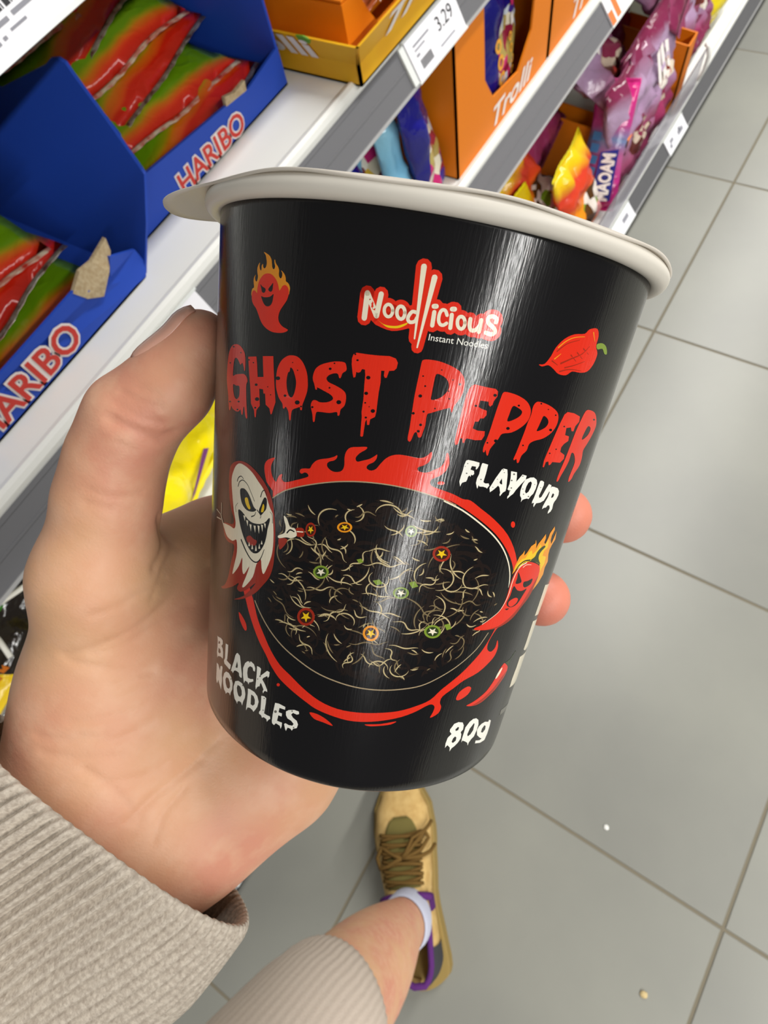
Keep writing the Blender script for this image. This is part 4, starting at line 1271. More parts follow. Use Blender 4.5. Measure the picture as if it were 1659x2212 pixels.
for i in range(6):
    u = 0.475 + 0.043 * i
    for sg in (-1, 1):
        m = MB()
        pts = [upper_pt(u + 0.028 * (j / 8), sg * (-0.38 + 0.76 * j / 8), 0.0055 + 0.0012 * sg) for j in range(9)]
        m.loft(tube_rings(pts, 0.0033, 7), caps=True)
        m.build('lace', M_lace, shoe, smooth=True)
bow = ([(0.60, 0.0), (0.66, -0.16), (0.72, -0.42), (0.76, -0.70)], [(0.60, 0.0), (0.60, -0.30), (0.615, -0.60), (0.64, -0.80)], [(0.60, 0.0), (0.66, 0.30), (0.61, 0.5), (0.56, 0.42), (0.57, 0.2), (0.60, 0.0)], [(0.60, 0.0), (0.69, -0.14), (0.72, -0.40), (0.68, -0.52), (0.63, -0.3), (0.60, 0.0)])
for b in bow:
    m = MB()
    pts = []
    for (ua, sa), (ub, sb) in zip(b[:-1], b[1:]):
        for q in range(4):
            pts.append(upper_pt(ua + (ub - ua) * q / 4, sa + (sb - sa) * q / 4, 0.010))
    pts.append(upper_pt(*b[-1], 0.010))
    m.loft(tube_rings(pts, 0.0036, 7), caps=True)
    m.build('lace', M_lace, shoe, smooth=True)

# ================================================================ the noodle cup
PRINT = {
'title_lettering': [
('p',3,'red',1,[[(-8600,2414),(-8190,2411),(-7855,2471),(-7664,2558),(-7602,2696),(-7601,2827),(-7669,2836),(-7735,2769),(-7851,2710),(-8000,2752),(-8118,2714),(-8301,2658),(-8504,2657),(-8624,2730),(-8675,2891),(-8650,2991),(-8408,2954),(-7962,2916),(-7654,2901),(-7449,2938),(-7366,3010),(-7445,3081),(-7394,3301),(-7325,3475),(-7234,3661),(-7326,3680),(-7418,3619),(-7517,3491),(-7584,3508),(-7608,3624),(-7707,3644),(-7811,3560),(-7964,3607),(-8249,3624),(-8568,3597),(-8710,3561),(-8787,3638),(-8926,3653),(-9029,3538),(-9114,3379),(-9329,3159),(-9372,2998),(-9340,2812),(-9233,2624),(-8979,2479)],[(-8612,3149),(-8302,3151),(-8017,3143),(-7970,3253),(-8006,3335),(-8185,3394),(-8393,3375),(-8538,3293)]]),
('p',3,'red',0,[[(-7410,2577),(-6830,2539),(-6759,2667),(-6667,2886),(-6301,2860),(-6383,2643),(-6423,2509),(-5811,2471),(-5743,2664),(-5649,2909),(-5498,3238),(-5577,3341),(-5655,3457),(-5722,3473),(-5819,3373),(-6053,3327),(-6135,3138),(-6233,3145),(-6281,3073),(-6515,3080),(-6459,3250),(-6413,3378),(-6538,3433),(-6612,3473),(-6624,3601),(-6707,3608),(-6778,3486),(-7022,3384),(-7126,3125),(-7281,2851)]]),
('p',3,'red',1,[[(-4901,2398),(-4572,2400),(-4290,2480),(-4079,2626),(-3991,2782),(-3980,2924),(-4069,3077),(-4140,3177),(-4136,3254),(-4211,3260),(-4246,3217),(-4348,3236),(-4576,3288),(-4632,3356),(-4640,3469),(-4702,3474),(-4779,3348),(-4891,3283),(-4957,3273),(-5013,3308),(-5080,3299),(-5131,3228),(-5352,3140),(-5527,2984),(-5563,2839),(-5537,2670),(-5374,2525),(-5139,2438)],[(-4868,2598),(-4739,2624),(-4604,2727),(-4530,2824),(-4544,2949),(-4609,3048),(-4702,3091),(-4833,3066),(-4955,2961),(-5010,2819),(-4967,2692),(-4893,2666)]]),
('p',3,'red',1,[[(-3793,2655),(-3718,2539),(-3502,2453),(-3157,2388),(-2864,2353),(-2570,2345),(-2482,2387),(-2448,2463),(-2587,2523),(-2628,2595),(-2695,2604),(-2764,2546),(-2929,2549),(-3121,2594),(-3207,2650),(-3113,2703),(-2847,2732),(-2530,2777),(-2362,2834),(-2316,2931),(-2347,3035),(-2475,3108),(-2496,3202),(-2569,3214),(-2621,3161),(-2909,3202),(-3277,3217),(-3463,3234),(-3499,3299),(-3510,3395),(-3579,3405),(-3640,3291),(-3741,3174),(-3747,3112),(-3680,3055),(-3545,3043),(-3377,3060),(-3116,3042),(-2919,3001),(-2840,2954),(-2949,2902),(-3277,2858),(-3553,2829),(-3555,2860),(-3624,2865),(-3703,2780),(-3774,2724)]]),
('p',3,'red',0,[[(-2293,2256),(-2255,2195),(-2147,2162),(-1727,2156),(-1316,2144),(-915,2123),(-681,2143),(-586,2203),(-601,2291),(-675,2331),(-851,2349),(-900,2460),(-966,2469),(-1014,2439),(-1020,2362),(-1142,2368),(-1096,2554),(-1107,2713),(-1095,2871),(-1083,3032),(-1100,3115),(-1271,3170),(-1276,3263),(-1356,3270),(-1403,3181),(-1445,3226),(-1448,3465),(-1491,3483),(-1553,3474),(-1582,3320),(-1605,3157),(-1642,3078),(-1641,2876),(-1683,2659),(-1706,2484),(-1745,2399),(-1854,2397),(-1907,2450),(-1997,2467),(-2058,2456),(-2068,2541),(-2135,2557),(-2187,2501),(-2275,2352)]]),
('p',4,'black',1,[[(-1496,2506),(-1528,2535),(-1610,2541),(-1660,2519),(-1628,2491),(-1546,2484)]]),
('p',4,'black',1,[[(-1495,2760),(-1524,2785),(-1598,2791),(-1643,2772),(-1614,2746),(-1540,2740)]]),
('p',4,'black',1,[[(-1135,3020),(-1167,3050),(-1250,3056),(-1301,3034),(-1269,3004),(-1186,2997)]]),
('p',4,'black',1,[[(-1399,3150),(-1417,3167),(-1464,3171),(-1493,3158),(-1475,3141),(-1428,3137)]]),
('p',4,'black',1,[[(-2025,2271),(-2044,2286),(-2090,2290),(-2118,2278),(-2099,2262),(-2053,2258)]]),
('p',4,'black',1,[[(-2148,2187),(-2163,2200),(-2200,2202),(-2223,2193),(-2208,2180),(-2171,2177)]]),
('p',4,'black',1,[[(-3041,2484),(-3066,2504),(-3126,2508),(-3161,2493),(-3136,2474),(-3076,2469)]]),
('p',4,'black',1,[[(-2489,2986),(-2528,3019),(-2628,3028),(-2686,3003),(-2646,2969),(-2547,2961)]]),
('p',4,'black',1,[[(-3621,3164),(-3644,3181),(-3698,3186),(-3730,3173),(-3707,3156),(-3652,3151)]]),
('p',4,'black',1,[[(-2919,2386),(-2933,2398),(-2968,2400),(-2988,2391),(-2974,2380),(-2939,2378)]]),
('p',4,'black',1,[[(-5348,2813),(-5399,2844),(-5518,2853),(-5585,2830),(-5532,2798),(-5413,2790)]]),
('p',4,'black',1,[[(-4943,3079),(-4976,3101),(-5051,3107),(-5094,3092),(-5061,3070),(-4985,3064)]]),
('p',4,'black',1,[[(-4273,3140),(-4323,3175),(-4440,3185),(-4507,3159),(-4456,3124),(-4339,3114)]]),
('p',4,'black',1,[[(-4145,3198),(-4165,3212),(-4211,3216),(-4237,3206),(-4217,3192),(-4172,3188)]]),
('p',4,'black',1,[[(-6635,3020),(-6679,3042),(-6778,3049),(-6832,3034),(-6787,3011),(-6688,3004)]]),
('p',4,'black',1,[[(-6473,3262),(-6537,3297),(-6684,3308),(-6765,3285),(-6697,3251),(-6551,3239)]]),
('p',4,'black',1,[[(-7270,2623),(-7299,2636),(-7363,2639),(-7398,2630),(-7368,2617),(-7304,2614)]]),
('p',4,'black',1,[[(-8614,2459),(-8661,2474),(-8763,2478),(-8818,2467),(-8769,2452),(-8667,2448)]]),
('p',4,'black',1,[[(-8743,3482),(-8800,3502),(-8925,3511),(-8994,3500),(-8933,3480),(-8808,3471)]]),
('p',4,'black',1,[[(-7909,3419),(-7954,3438),(-8053,3445),(-8107,3434),(-8060,3416),(-7961,3408)]]),
('p',4,'black',1,[[(-7994,3575),(-8035,3592),(-8125,3599),(-8174,3590),(-8132,3573),(-8042,3565)]]),
('p',4,'black',1,[[(-4752,2507),(-4765,2515),(-4794,2517),(-4811,2511),(-4798,2503),(-4768,2501)]]),
('p',4,'black',1,[[(-4479,2615),(-4494,2625),(-4529,2628),(-4548,2620),(-4533,2610),(-4499,2608)]]),
('p',4,'black',1,[[(-6630,3430),(-6664,3447),(-6739,3453),(-6780,3442),(-6745,3424),(-6671,3418)]]),
('p',4,'black',1,[[(-2994,2790),(-3010,2803),(-3051,2807),(-3075,2797),(-3058,2783),(-3017,2780)]]),
('p',4,'black',1,[[(-7955,2535),(-7984,2546),(-8048,2549),(-8082,2541),(-8052,2530),(-7988,2527)]]),
('p',4,'black',1,[[(-8934,2769),(-8973,2781),(-9058,2785),(-9104,2777),(-9063,2765),(-8978,2761)]]),
('p',4,'black',1,[[(-6963,2654),(-6987,2665),(-7038,2668),(-7066,2660),(-7042,2649),(-6991,2646)]]),
('p',4,'black',1,[[(-5966,3007),(-5982,3016),(-6019,3018),(-6039,3012),(-6022,3003),(-5986,3000)]]),
('p',4,'black',1,[[(-5770,3131),(-5786,3140),(-5821,3143),(-5840,3136),(-5825,3127),(-5789,3124)]]),
('p',4,'black',1,[[(-1516,2916),(-1531,2929),(-1568,2932),(-1591,2922),(-1576,2909),(-1539,2906)]]),
('p',4,'black',1,[[(-1359,2968),(-1368,2976),(-1391,2978),(-1405,2971),(-1396,2963),(-1373,2961)]]),
('p',3,'red',1,[[(253,2144),(291,2091),(491,2069),(865,2067),(1258,2097),(1620,2150),(1858,2234),(1954,2340),(1967,2484),(1863,2617),(1743,2720),(1714,2828),(1615,2761),(1543,2766),(1272,2817),(939,2890),(810,2929),(822,3095),(789,3205),(750,3305),(639,3314),(559,3244),(467,3262),(393,3398),(296,3405),(255,3343),(259,3181),(242,2968),(222,2697),(229,2490),(243,2306)],[(845,2276),(1008,2267),(1216,2303),(1352,2364),(1406,2463),(1295,2564),(1113,2640),(856,2680),(833,2588),(828,2444)]]),
('p',3,'red',0,[[(2243,2350),(2353,2322),(2767,2334),(3188,2337),(3306,2371),(3327,2454),(3232,2535),(3219,2599),(3133,2633),(3065,2609),(3033,2558),(2693,2560),(2678,2666),(2822,2689),(3045,2707),(3079,2780),(2992,2839),(2863,2847),(2818,2904),(2680,2913),(2653,3029),(2879,3053),(3172,3046),(3202,3121),(3129,3199),(2869,3218),(2516,3206),(2458,3243),(2456,3287),(2390,3291),(2329,3218),(2238,3224),(2215,3324),(2122,3346),(2072,3300),(2063,3137),(2074,2920),(2086,2706),(2109,2516),(2174,2407)]]),
('p',3,'red',1,[[(3527,2378),(3689,2357),(4159,2381),(4628,2451),(4899,2556),(4985,2663),(4926,2788),(4675,2911),(4318,3007),(3933,3048),(3824,3143),(3708,3227),(3578,3335),(3559,3438),(3493,3441),(3393,3356),(3373,3395),(3305,3394),(3278,3306),(3332,3169),(3384,2990),(3410,2814),(3448,2617),(3486,2465)],[(4080,2569),(4303,2578),(4552,2630),(4520,2708),(4278,2787),(4013,2828),(4020,2713)]]),
('p',3,'red',1,[[(5097,2447),(5311,2430),(5827,2467),(6315,2547),(6517,2642),(6558,2779),(6390,2924),(6007,3041),(5558,3102),(5338,3168),(5301,3285),(5114,3384),(5076,3502),(4988,3517),(4902,3450),(4825,3476),(4764,3455),(4815,3337),(4871,3163),(4932,2956),(4965,2797),(5022,2661),(5004,2529)],[(5681,2653),(5939,2699),(6034,2775),(5908,2860),(5546,2930),(5568,2838),(5615,2735)]]),
('p',3,'red',0,[[(6842,2585),(6997,2533),(7465,2541),(7984,2587),(8067,2681),(7871,2769),(7849,2866),(7698,2868),(7557,2799),(7249,2818),(7314,2948),(7627,2966),(7687,3050),(7426,3114),(7313,3177),(7341,3261),(7738,3319),(7785,3393),(7579,3468),(7007,3460),(6931,3510),(6832,3523),(6738,3452),(6586,3466),(6563,3563),(6478,3560),(6441,3444),(6480,3323),(6564,3131),(6633,2964),(6733,2751)]]),
('p',3,'red',1,[[(8332,2483),(8648,2451),(9281,2489),(9739,2596),(10069,2748),(9939,2927),(9632,3106),(9408,3233),(9576,3391),(9577,3548),(9246,3699),(9142,3802),(8898,3863),(8807,3769),(8856,3640),(8883,3460),(8559,3305),(8280,3279),(8274,3430),(8152,3581),(7978,3733),(7893,3829),(7756,3820),(7769,3656),(7868,3455),(7952,3206),(8039,2887),(8158,2667)],[(9059,2752),(9430,2799),(9382,2913),(9031,3002),(8826,3003),(8873,2878)]]),
('p',4,'black',1,[[(1046,2190),(1037,2199),(1009,2201),(991,2194),(1001,2184),(1029,2182)]]),
('p',4,'black',1,[[(1523,2310),(1514,2320),(1486,2322),(1467,2314),(1477,2305),(1505,2303)]]),
('p',4,'black',1,[[(430,2332),(418,2343),(386,2346),(366,2337),(377,2325),(409,2323)]]),
('p',4,'black',1,[[(577,2480),(564,2493),(527,2496),(503,2485),(516,2472),(553,2470)]]),
('p',4,'black',1,[[(498,2645),(472,2670),(403,2675),(358,2655),(383,2631),(453,2625)]]),
('p',4,'black',1,[[(351,2939),(331,2959),(274,2964),(238,2948),(258,2927),(315,2923)]]),
('p',4,'black',1,[[(702,2885),(687,2900),(645,2903),(617,2891),(632,2876),(675,2873)]]),
('p',4,'black',1,[[(703,3104),(683,3124),(626,3129),(589,3112),(609,3092),(666,3088)]]),
('p',4,'black',1,[[(664,3214),(644,3235),(586,3239),(549,3223),(570,3202),(627,3198)]]),
('p',4,'black',1,[[(1090,2805),(1078,2817),(1045,2819),(1024,2810),(1035,2798),(1068,2796)]]),
('p',4,'black',1,[[(1841,2359),(1823,2377),(1771,2381),(1737,2366),(1755,2348),(1806,2345)]]),
('p',4,'black',1,[[(1457,2496),(1445,2508),(1412,2510),(1391,2501),(1402,2490),(1435,2487)]]),
('p',4,'black',1,[[(1540,2613),(1528,2624),(1495,2627),(1473,2618),(1485,2606),(1518,2604)]]),
('p',4,'black',1,[[(3298,2435),(3275,2458),(3203,2463),(3154,2445),(3177,2421),(3249,2417)]]),
('p',4,'black',1,[[(2619,2653),(2602,2670),(2552,2673),(2519,2660),(2535,2643),(2585,2640)]]),
('p',4,'black',1,[[(4388,2540),(4373,2556),(4321,2558),(4286,2546),(4301,2531),(4352,2528)]]),
('p',4,'black',1,[[(4205,2941),(4180,2965),(4101,2969),(4045,2949),(4069,2925),(4149,2921)]]),
('p',4,'black',1,[[(3812,3177),(3788,3202),(3710,3206),(3657,3185),(3681,3161),(3758,3157)]]),
('p',4,'black',1,[[(3437,3230),(3425,3243),(3388,3245),(3362,3235),(3373,3222),(3411,3220)]]),
('p',4,'black',1,[[(6374,2878),(6349,2900),(6258,2902),(6194,2884),(6219,2863),(6308,2860)]]),
('p',4,'black',1,[[(5090,3200),(5077,3212),(5032,3214),(5001,3203),(5014,3191),(5058,3189)]]),
('p',4,'black',1,[[(6376,2613),(6361,2625),(6309,2627),(6271,2617),(6285,2605),(6338,2603)]]),
('p',4,'black',1,[[(5412,2453),(5399,2465),(5354,2468),(5322,2458),(5335,2446),(5380,2443)]]),
('p',4,'black',1,[[(7127,2793),(7111,2806),(7050,2807),(7007,2796),(7023,2784),(7083,2782)]]),
('p',4,'black',1,[[(6718,3300),(6702,3312),(6645,3313),(6604,3302),(6620,3289),(6677,3288)]]),
('p',4,'black',1,[[(7050,3217),(7036,3228),(6984,3229),(6946,3219),(6960,3208),(7012,3207)]]),
('p',4,'black',1,[[(9623,2622),(9588,2637),(9456,2638),(9362,2624),(9394,2609),(9523,2608)]]),
('p',4,'black',1,[[(5854,2533),(5844,2541),(5809,2543),(5785,2536),(5795,2527),(5829,2526)]])],
'flavour_lettering': [
('p',3,'white',0,[[(2705,3579),(2785,3565),(3028,3573),(3279,3588),(3296,3640),(3262,3685),(3218,3712),(3185,3707),(3174,3664),(2991,3662),(2968,3725),(3129,3741),(3168,3796),(3117,3823),(3051,3814),(3043,3852),(2985,3830),(2941,3857),(2929,3914),(2903,3947),(2833,3957),(2752,3974),(2726,4007),(2709,4045),(2661,3997),(2623,3955),(2636,3873),(2661,3760),(2663,3661)]]),
('p',3,'white',0,[[(3393,3598),(3432,3587),(3670,3603),(3674,3672),(3676,3772),(3662,3874),(3659,3918),(3753,3940),(3911,3934),(3968,3970),(3925,4004),(3894,4031),(3840,4013),(3697,4002),(3541,4006),(3479,3983),(3472,4022),(3466,4048),(3426,4024),(3343,3951),(3341,3863),(3386,3785),(3378,3673)]]),
('p',3,'white',0,[[(4351,3662),(4421,3643),(4609,3653),(4693,3746),(4753,3873),(4815,4001),(4807,4047),(4705,4076),(4635,4124),(4607,4148),(4566,4125),(4572,4086),(4464,3985),(4375,3956),(4302,3997),(4213,4039),(4121,4074),(4074,4089),(4004,4014),(4075,3934),(4167,3828)],[(4463,3818),(4562,3930),(4473,3927),(4401,3897)]]),
('p',3,'white',0,[[(4816,3678),(5123,3688),(5189,3770),(5225,3861),(5391,3765),(5449,3722),(5697,3739),(5701,3811),(5510,3907),(5333,4016),(5243,4090),(5128,4132),(5006,4187),(4988,4142),(5040,4114),(5025,4048),(4951,4024),(4888,4012),(4915,3907),(4889,3804)]]),
('p',3,'white',0,[[(5943,3768),(6147,3764),(6360,3808),(6455,3881),(6460,3975),(6399,4070),(6278,4125),(6201,4180),(6104,4167),(5950,4181),(5860,4195),(5806,4239),(5776,4169),(5651,4117),(5591,4025),(5606,3905),(5701,3811)],[(6029,3839),(6122,3871),(6134,3951),(6069,4039),(5956,4073),(5859,4034),(5856,3941),(5911,3867)]]),
('p',3,'white',0,[[(6600,3826),(6707,3819),(6875,3845),(6917,3906),(6868,4015),(6805,4111),(6880,4159),(7003,4139),(7083,4057),(7174,3961),(7264,3886),(7471,3908),(7502,3977),(7387,4101),(7257,4211),(7051,4250),(6776,4262),(6725,4303),(6691,4338),(6632,4303),(6622,4248),(6493,4264),(6481,4220),(6525,4152),(6550,4043),(6570,3907)]]),
('p',3,'white',0,[[(7532,3936),(7735,3944),(8067,3976),(8261,4036),(8326,4116),(8257,4200),(8147,4254),(8114,4296),(8162,4398),(8085,4454),(7899,4492),(7871,4448),(7925,4378),(7819,4318),(7675,4315),(7588,4356),(7432,4360),(7332,4387),(7318,4330),(7395,4240),(7491,4144),(7507,4046),(7428,4025)],[(7813,4071),(7939,4101),(7917,4150),(7798,4169),(7742,4147),(7755,4091)]]),
('p',4,'grey',1,[[(2818,3628),(2810,3636),(2784,3637),(2767,3630),(2775,3622),(2801,3621)]]),
('p',4,'grey',1,[[(2740,3681),(2733,3688),(2713,3689),(2700,3684),(2706,3677),(2726,3676)]]),
('p',4,'grey',1,[[(2882,3798),(2870,3809),(2835,3811),(2812,3801),(2824,3790),(2858,3789)]]),
('p',4,'grey',1,[[(3559,3876),(3547,3887),(3510,3888),(3486,3879),(3497,3868),(3534,3866)]]),
('p',4,'grey',1,[[(5065,3726),(5048,3741),(4991,3742),(4952,3729),(4969,3714),(5026,3713)]]),
('p',4,'grey',1,[[(5023,3842),(5008,3855),(4958,3856),(4924,3845),(4939,3832),(4988,3831)]]),
('p',4,'grey',1,[[(5107,3981),(5094,3992),(5051,3993),(5021,3983),(5034,3972),(5077,3971)]]),
('p',4,'grey',1,[[(5058,4035),(5045,4046),(5002,4047),(4972,4037),(4985,4025),(5028,4024)]]),
('p',4,'grey',1,[[(4449,3663),(4439,3671),(4410,3672),(4389,3665),(4399,3657),(4428,3655)]]),
('p',4,'grey',1,[[(4533,3713),(4525,3720),(4498,3721),(4480,3715),(4488,3708),(4515,3707)]]),
('p',4,'grey',1,[[(5866,4088),(5854,4097),(5814,4097),(5786,4089),(5798,4079),(5838,4079)]]),
('p',4,'grey',1,[[(6204,4128),(6189,4139),(6138,4140),(6102,4129),(6117,4117),(6168,4117)]]),
('p',4,'grey',1,[[(5730,3989),(5721,3997),(5690,3997),(5668,3990),(5677,3983),(5708,3982)]]),
('p',4,'grey',1,[[(6346,3895),(6337,3902),(6307,3902),(6286,3896),(6295,3889),(6325,3889)]]),
('p',4,'grey',1,[[(6793,3954),(6783,3961),(6745,3961),(6719,3954),(6730,3946),(6767,3946)]]),
('p',4,'grey',1,[[(5530,3749),(5519,3759),(5481,3759),(5455,3751),(5466,3742),(5503,3741)]]),
('p',4,'grey',1,[[(4285,3843),(4277,3850),(4255,3850),(4239,3845),(4246,3838),(4269,3837)]]),
('p',4,'grey',1,[[(4176,3995),(4168,4002),(4142,4003),(4124,3996),(4132,3989),(4158,3988)]])],
'black_noodles_lettering': [
('p',3,'white',0,[[(-9312,8666),(-9161,8661),(-8756,8612),(-8543,8620),(-8499,8701),(-8672,8784),(-8499,8807),(-8417,8881),(-8413,9002),(-8441,9054),(-8566,9051),(-8778,9068),(-9092,9131),(-9177,9189),(-9290,9074),(-9241,8939),(-9230,8783)],[(-9045,8735),(-8861,8726),(-8894,8779),(-9121,8820)],[(-9049,8912),(-8819,8900),(-8719,8947),(-8837,9012),(-9069,9025)]]),
('p',3,'white',0,[[(-8156,8613),(-7876,8591),(-7875,8748),(-7904,8928),(-7962,8986),(-7683,8994),(-7498,8998),(-7529,9089),(-7617,9139),(-7860,9124),(-8190,9121),(-8280,9064),(-8169,8979),(-8166,8796)]]),
('p',3,'white',0,[[(-7024,8616),(-6918,8584),(-6718,8609),(-6641,8711),(-6552,8871),(-6454,8999),(-6449,9088),(-6553,9103),(-6665,9089),(-6707,9023),(-6876,9022),(-7046,9036),(-7158,9068),(-7262,9151),(-7331,9121),(-7455,9133),(-7408,9055),(-7234,8866),(-7123,8693)],[(-6929,8786),(-6842,8872),(-6866,8937),(-7034,8958)]]),
('p',3,'white',0,[[(-6256,8691),(-6077,8611),(-5802,8564),(-5590,8587),(-5484,8654),(-5486,8742),(-5599,8742),(-5682,8679),(-5867,8686),(-6018,8760),(-6038,8883),(-5966,8987),(-5753,8973),(-5576,8937),(-5542,8982),(-5692,9035),(-5849,9074),(-5883,9134),(-5966,9091),(-6164,9095),(-6246,9180),(-6287,9114),(-6369,8981),(-6386,8836)]]),
('p',3,'white',0,[[(-5368,8585),(-5174,8580),(-5085,8599),(-5103,8697),(-5107,8771),(-4899,8673),(-4681,8567),(-4520,8573),(-4533,8677),(-4603,8719),(-4652,8684),(-4876,8770),(-4947,8820),(-4762,8895),(-4571,9006),(-4561,9048),(-4683,9049),(-4760,9071),(-4819,9135),(-4859,9091),(-4810,9037),(-4981,8937),(-5049,8921),(-5090,9017),(-5194,9038),(-5271,9083),(-5324,9139),(-5371,9073),(-5354,8922),(-5352,8745)]]),
('p',3,'white',0,[[(-9244,9333),(-8995,9320),(-8739,9417),(-8680,9294),(-8479,9241),(-8408,9263),(-8456,9446),(-8398,9589),(-8442,9758),(-8478,9854),(-8604,9797),(-8848,9728),(-8903,9693),(-9021,9810),(-9142,9815),(-9248,9728),(-9241,9551)]]),
('p',3,'white',0,[[(-7970,9267),(-7663,9233),(-7390,9279),(-7220,9395),(-7234,9552),(-7369,9661),(-7414,9750),(-7509,9710),(-7722,9736),(-7883,9814),(-7943,9773),(-8098,9755),(-8240,9646),(-8297,9502),(-8174,9357)],[(-7871,9388),(-7665,9372),(-7502,9443),(-7460,9542),(-7577,9616),(-7780,9632),(-7940,9560),(-7999,9464)]]),
('p',3,'white',0,[[(-6990,9289),(-6719,9219),(-6395,9212),(-6171,9285),(-6069,9400),(-6094,9512),(-6199,9612),(-6276,9737),(-6368,9681),(-6558,9685),(-6687,9738),(-6702,9796),(-6779,9759),(-6952,9721),(-7085,9611),(-7121,9449)],[(-6750,9328),(-6531,9318),(-6381,9392),(-6358,9494),(-6474,9573),(-6639,9572),(-6770,9493),(-6817,9412)]]),
('p',3,'white',0,[[(-5908,9237),(-5744,9217),(-5418,9218),(-5181,9274),(-5066,9386),(-5122,9519),(-5254,9623),(-5372,9701),(-5449,9672),(-5641,9659),(-5829,9685),(-5930,9784),(-5933,9661),(-5900,9485),(-5886,9330)],[(-5625,9321),(-5438,9327),(-5331,9395),(-5328,9501),(-5451,9565),(-5616,9562),(-5624,9426)]]),
('p',3,'white',0,[[(-4915,9209),(-4732,9185),(-4591,9202),(-4590,9337),(-4626,9525),(-4632,9586),(-4465,9591),(-4243,9586),(-4209,9640),(-4301,9673),(-4405,9747),(-4461,9690),(-4650,9682),(-4748,9717),(-4823,9671),(-4978,9657),(-4968,9609),(-4893,9563),(-4902,9383)]]),
('p',3,'white',0,[[(-4006,9208),(-3784,9185),(-3392,9198),(-3392,9265),(-3721,9278),(-3749,9388),(-3544,9381),(-3543,9456),(-3748,9463),(-3786,9606),(-3486,9596),(-3480,9686),(-3525,9756),(-3592,9691),(-3845,9677),(-3945,9742),(-4069,9720),(-4103,9665),(-4087,9496),(-4050,9338)]]),
('p',3,'white',0,[[(-3328,9298),(-3183,9237),(-2879,9182),(-2620,9182),(-2587,9236),(-2714,9271),(-2927,9261),(-3016,9320),(-2894,9375),(-2673,9414),(-2575,9488),(-2622,9586),(-2820,9633),(-2876,9688),(-2957,9656),(-3137,9656),(-3202,9751),(-3269,9710),(-3354,9603),(-3270,9573),(-3084,9587),(-2875,9567),(-2820,9512),(-2976,9463),(-3198,9441),(-3304,9384)]]),
('p',4,'grey',1,[[(-3854,9392),(-3887,9427),(-3968,9442),(-4016,9422),(-3983,9387),(-3902,9372)]]),
('p',4,'grey',1,[[(-5048,8767),(-5073,8789),(-5130,8800),(-5163,8789),(-5138,8766),(-5081,8755)]]),
('p',4,'grey',1,[[(-4680,9227),(-4696,9243),(-4736,9251),(-4759,9242),(-4742,9226),(-4703,9218)]]),
('p',4,'grey',1,[[(-4679,9517),(-4695,9533),(-4736,9541),(-4759,9533),(-4742,9516),(-4702,9508)]]),
('p',4,'grey',1,[[(-2948,9223),(-2964,9241),(-3005,9248),(-3029,9236),(-3013,9218),(-2973,9212)]]),
('p',4,'grey',1,[[(-2754,9592),(-2770,9611),(-2811,9617),(-2835,9606),(-2819,9587),(-2779,9581)]]),
('p',4,'grey',1,[[(-5866,8588),(-5886,8605),(-5932,8614),(-5957,8606),(-5937,8589),(-5892,8580)]]),
('p',4,'grey',1,[[(-5214,8865),(-5231,8881),(-5273,8889),(-5297,8881),(-5279,8865),(-5237,8857)]]),
('p',4,'grey',1,[[(-6284,9241),(-6306,9259),(-6356,9270),(-6383,9263),(-6361,9245),(-6311,9234)]]),
('p',4,'grey',1,[[(-7350,9316),(-7377,9336),(-7438,9350),(-7472,9344),(-7444,9324),(-7383,9310)]])],
'weight_lettering': [
('p',3,'white',0,[[(5629,9210),(5718,9147),(5981,9126),(6302,9166),(6449,9253),(6495,9366),(6369,9424),(6474,9490),(6521,9605),(6398,9700),(6207,9771),(6041,9808),(5953,9881),(5895,9774),(5665,9688),(5549,9751),(5506,9629),(5539,9488),(5730,9406),(5558,9329),(5540,9274)],[(6036,9256),(6148,9276),(6132,9346),(5974,9357),(5910,9306)],[(6037,9498),(6167,9538),(6185,9622),(6028,9669),(5901,9629),(5928,9542)]]),
('p',3,'white',0,[[(6846,9207),(7072,9162),(7336,9176),(7587,9254),(7731,9393),(7735,9542),(7654,9697),(7465,9745),(7336,9820),(7320,9892),(7205,9802),(6946,9730),(6718,9683),(6675,9724),(6635,9618),(6638,9472),(6641,9328)],[(7252,9292),(7337,9322),(7391,9494),(7253,9586),(7059,9615),(6970,9549),(7033,9410)]]),
('p',3,'white',0,[[(8038,9419),(8357,9412),(8748,9475),(8795,9426),(9039,9486),(9136,9655),(9151,9868),(9045,10022),(8596,10018),(8000,9938),(7979,9859),(8409,9919),(8599,9904),(8300,9825),(7935,9702),(7771,9547),(7836,9464)],[(8409,9514),(8609,9565),(8666,9669),(8487,9724),(8264,9678),(8254,9583)]])],
'noodle_bowl_picture': [
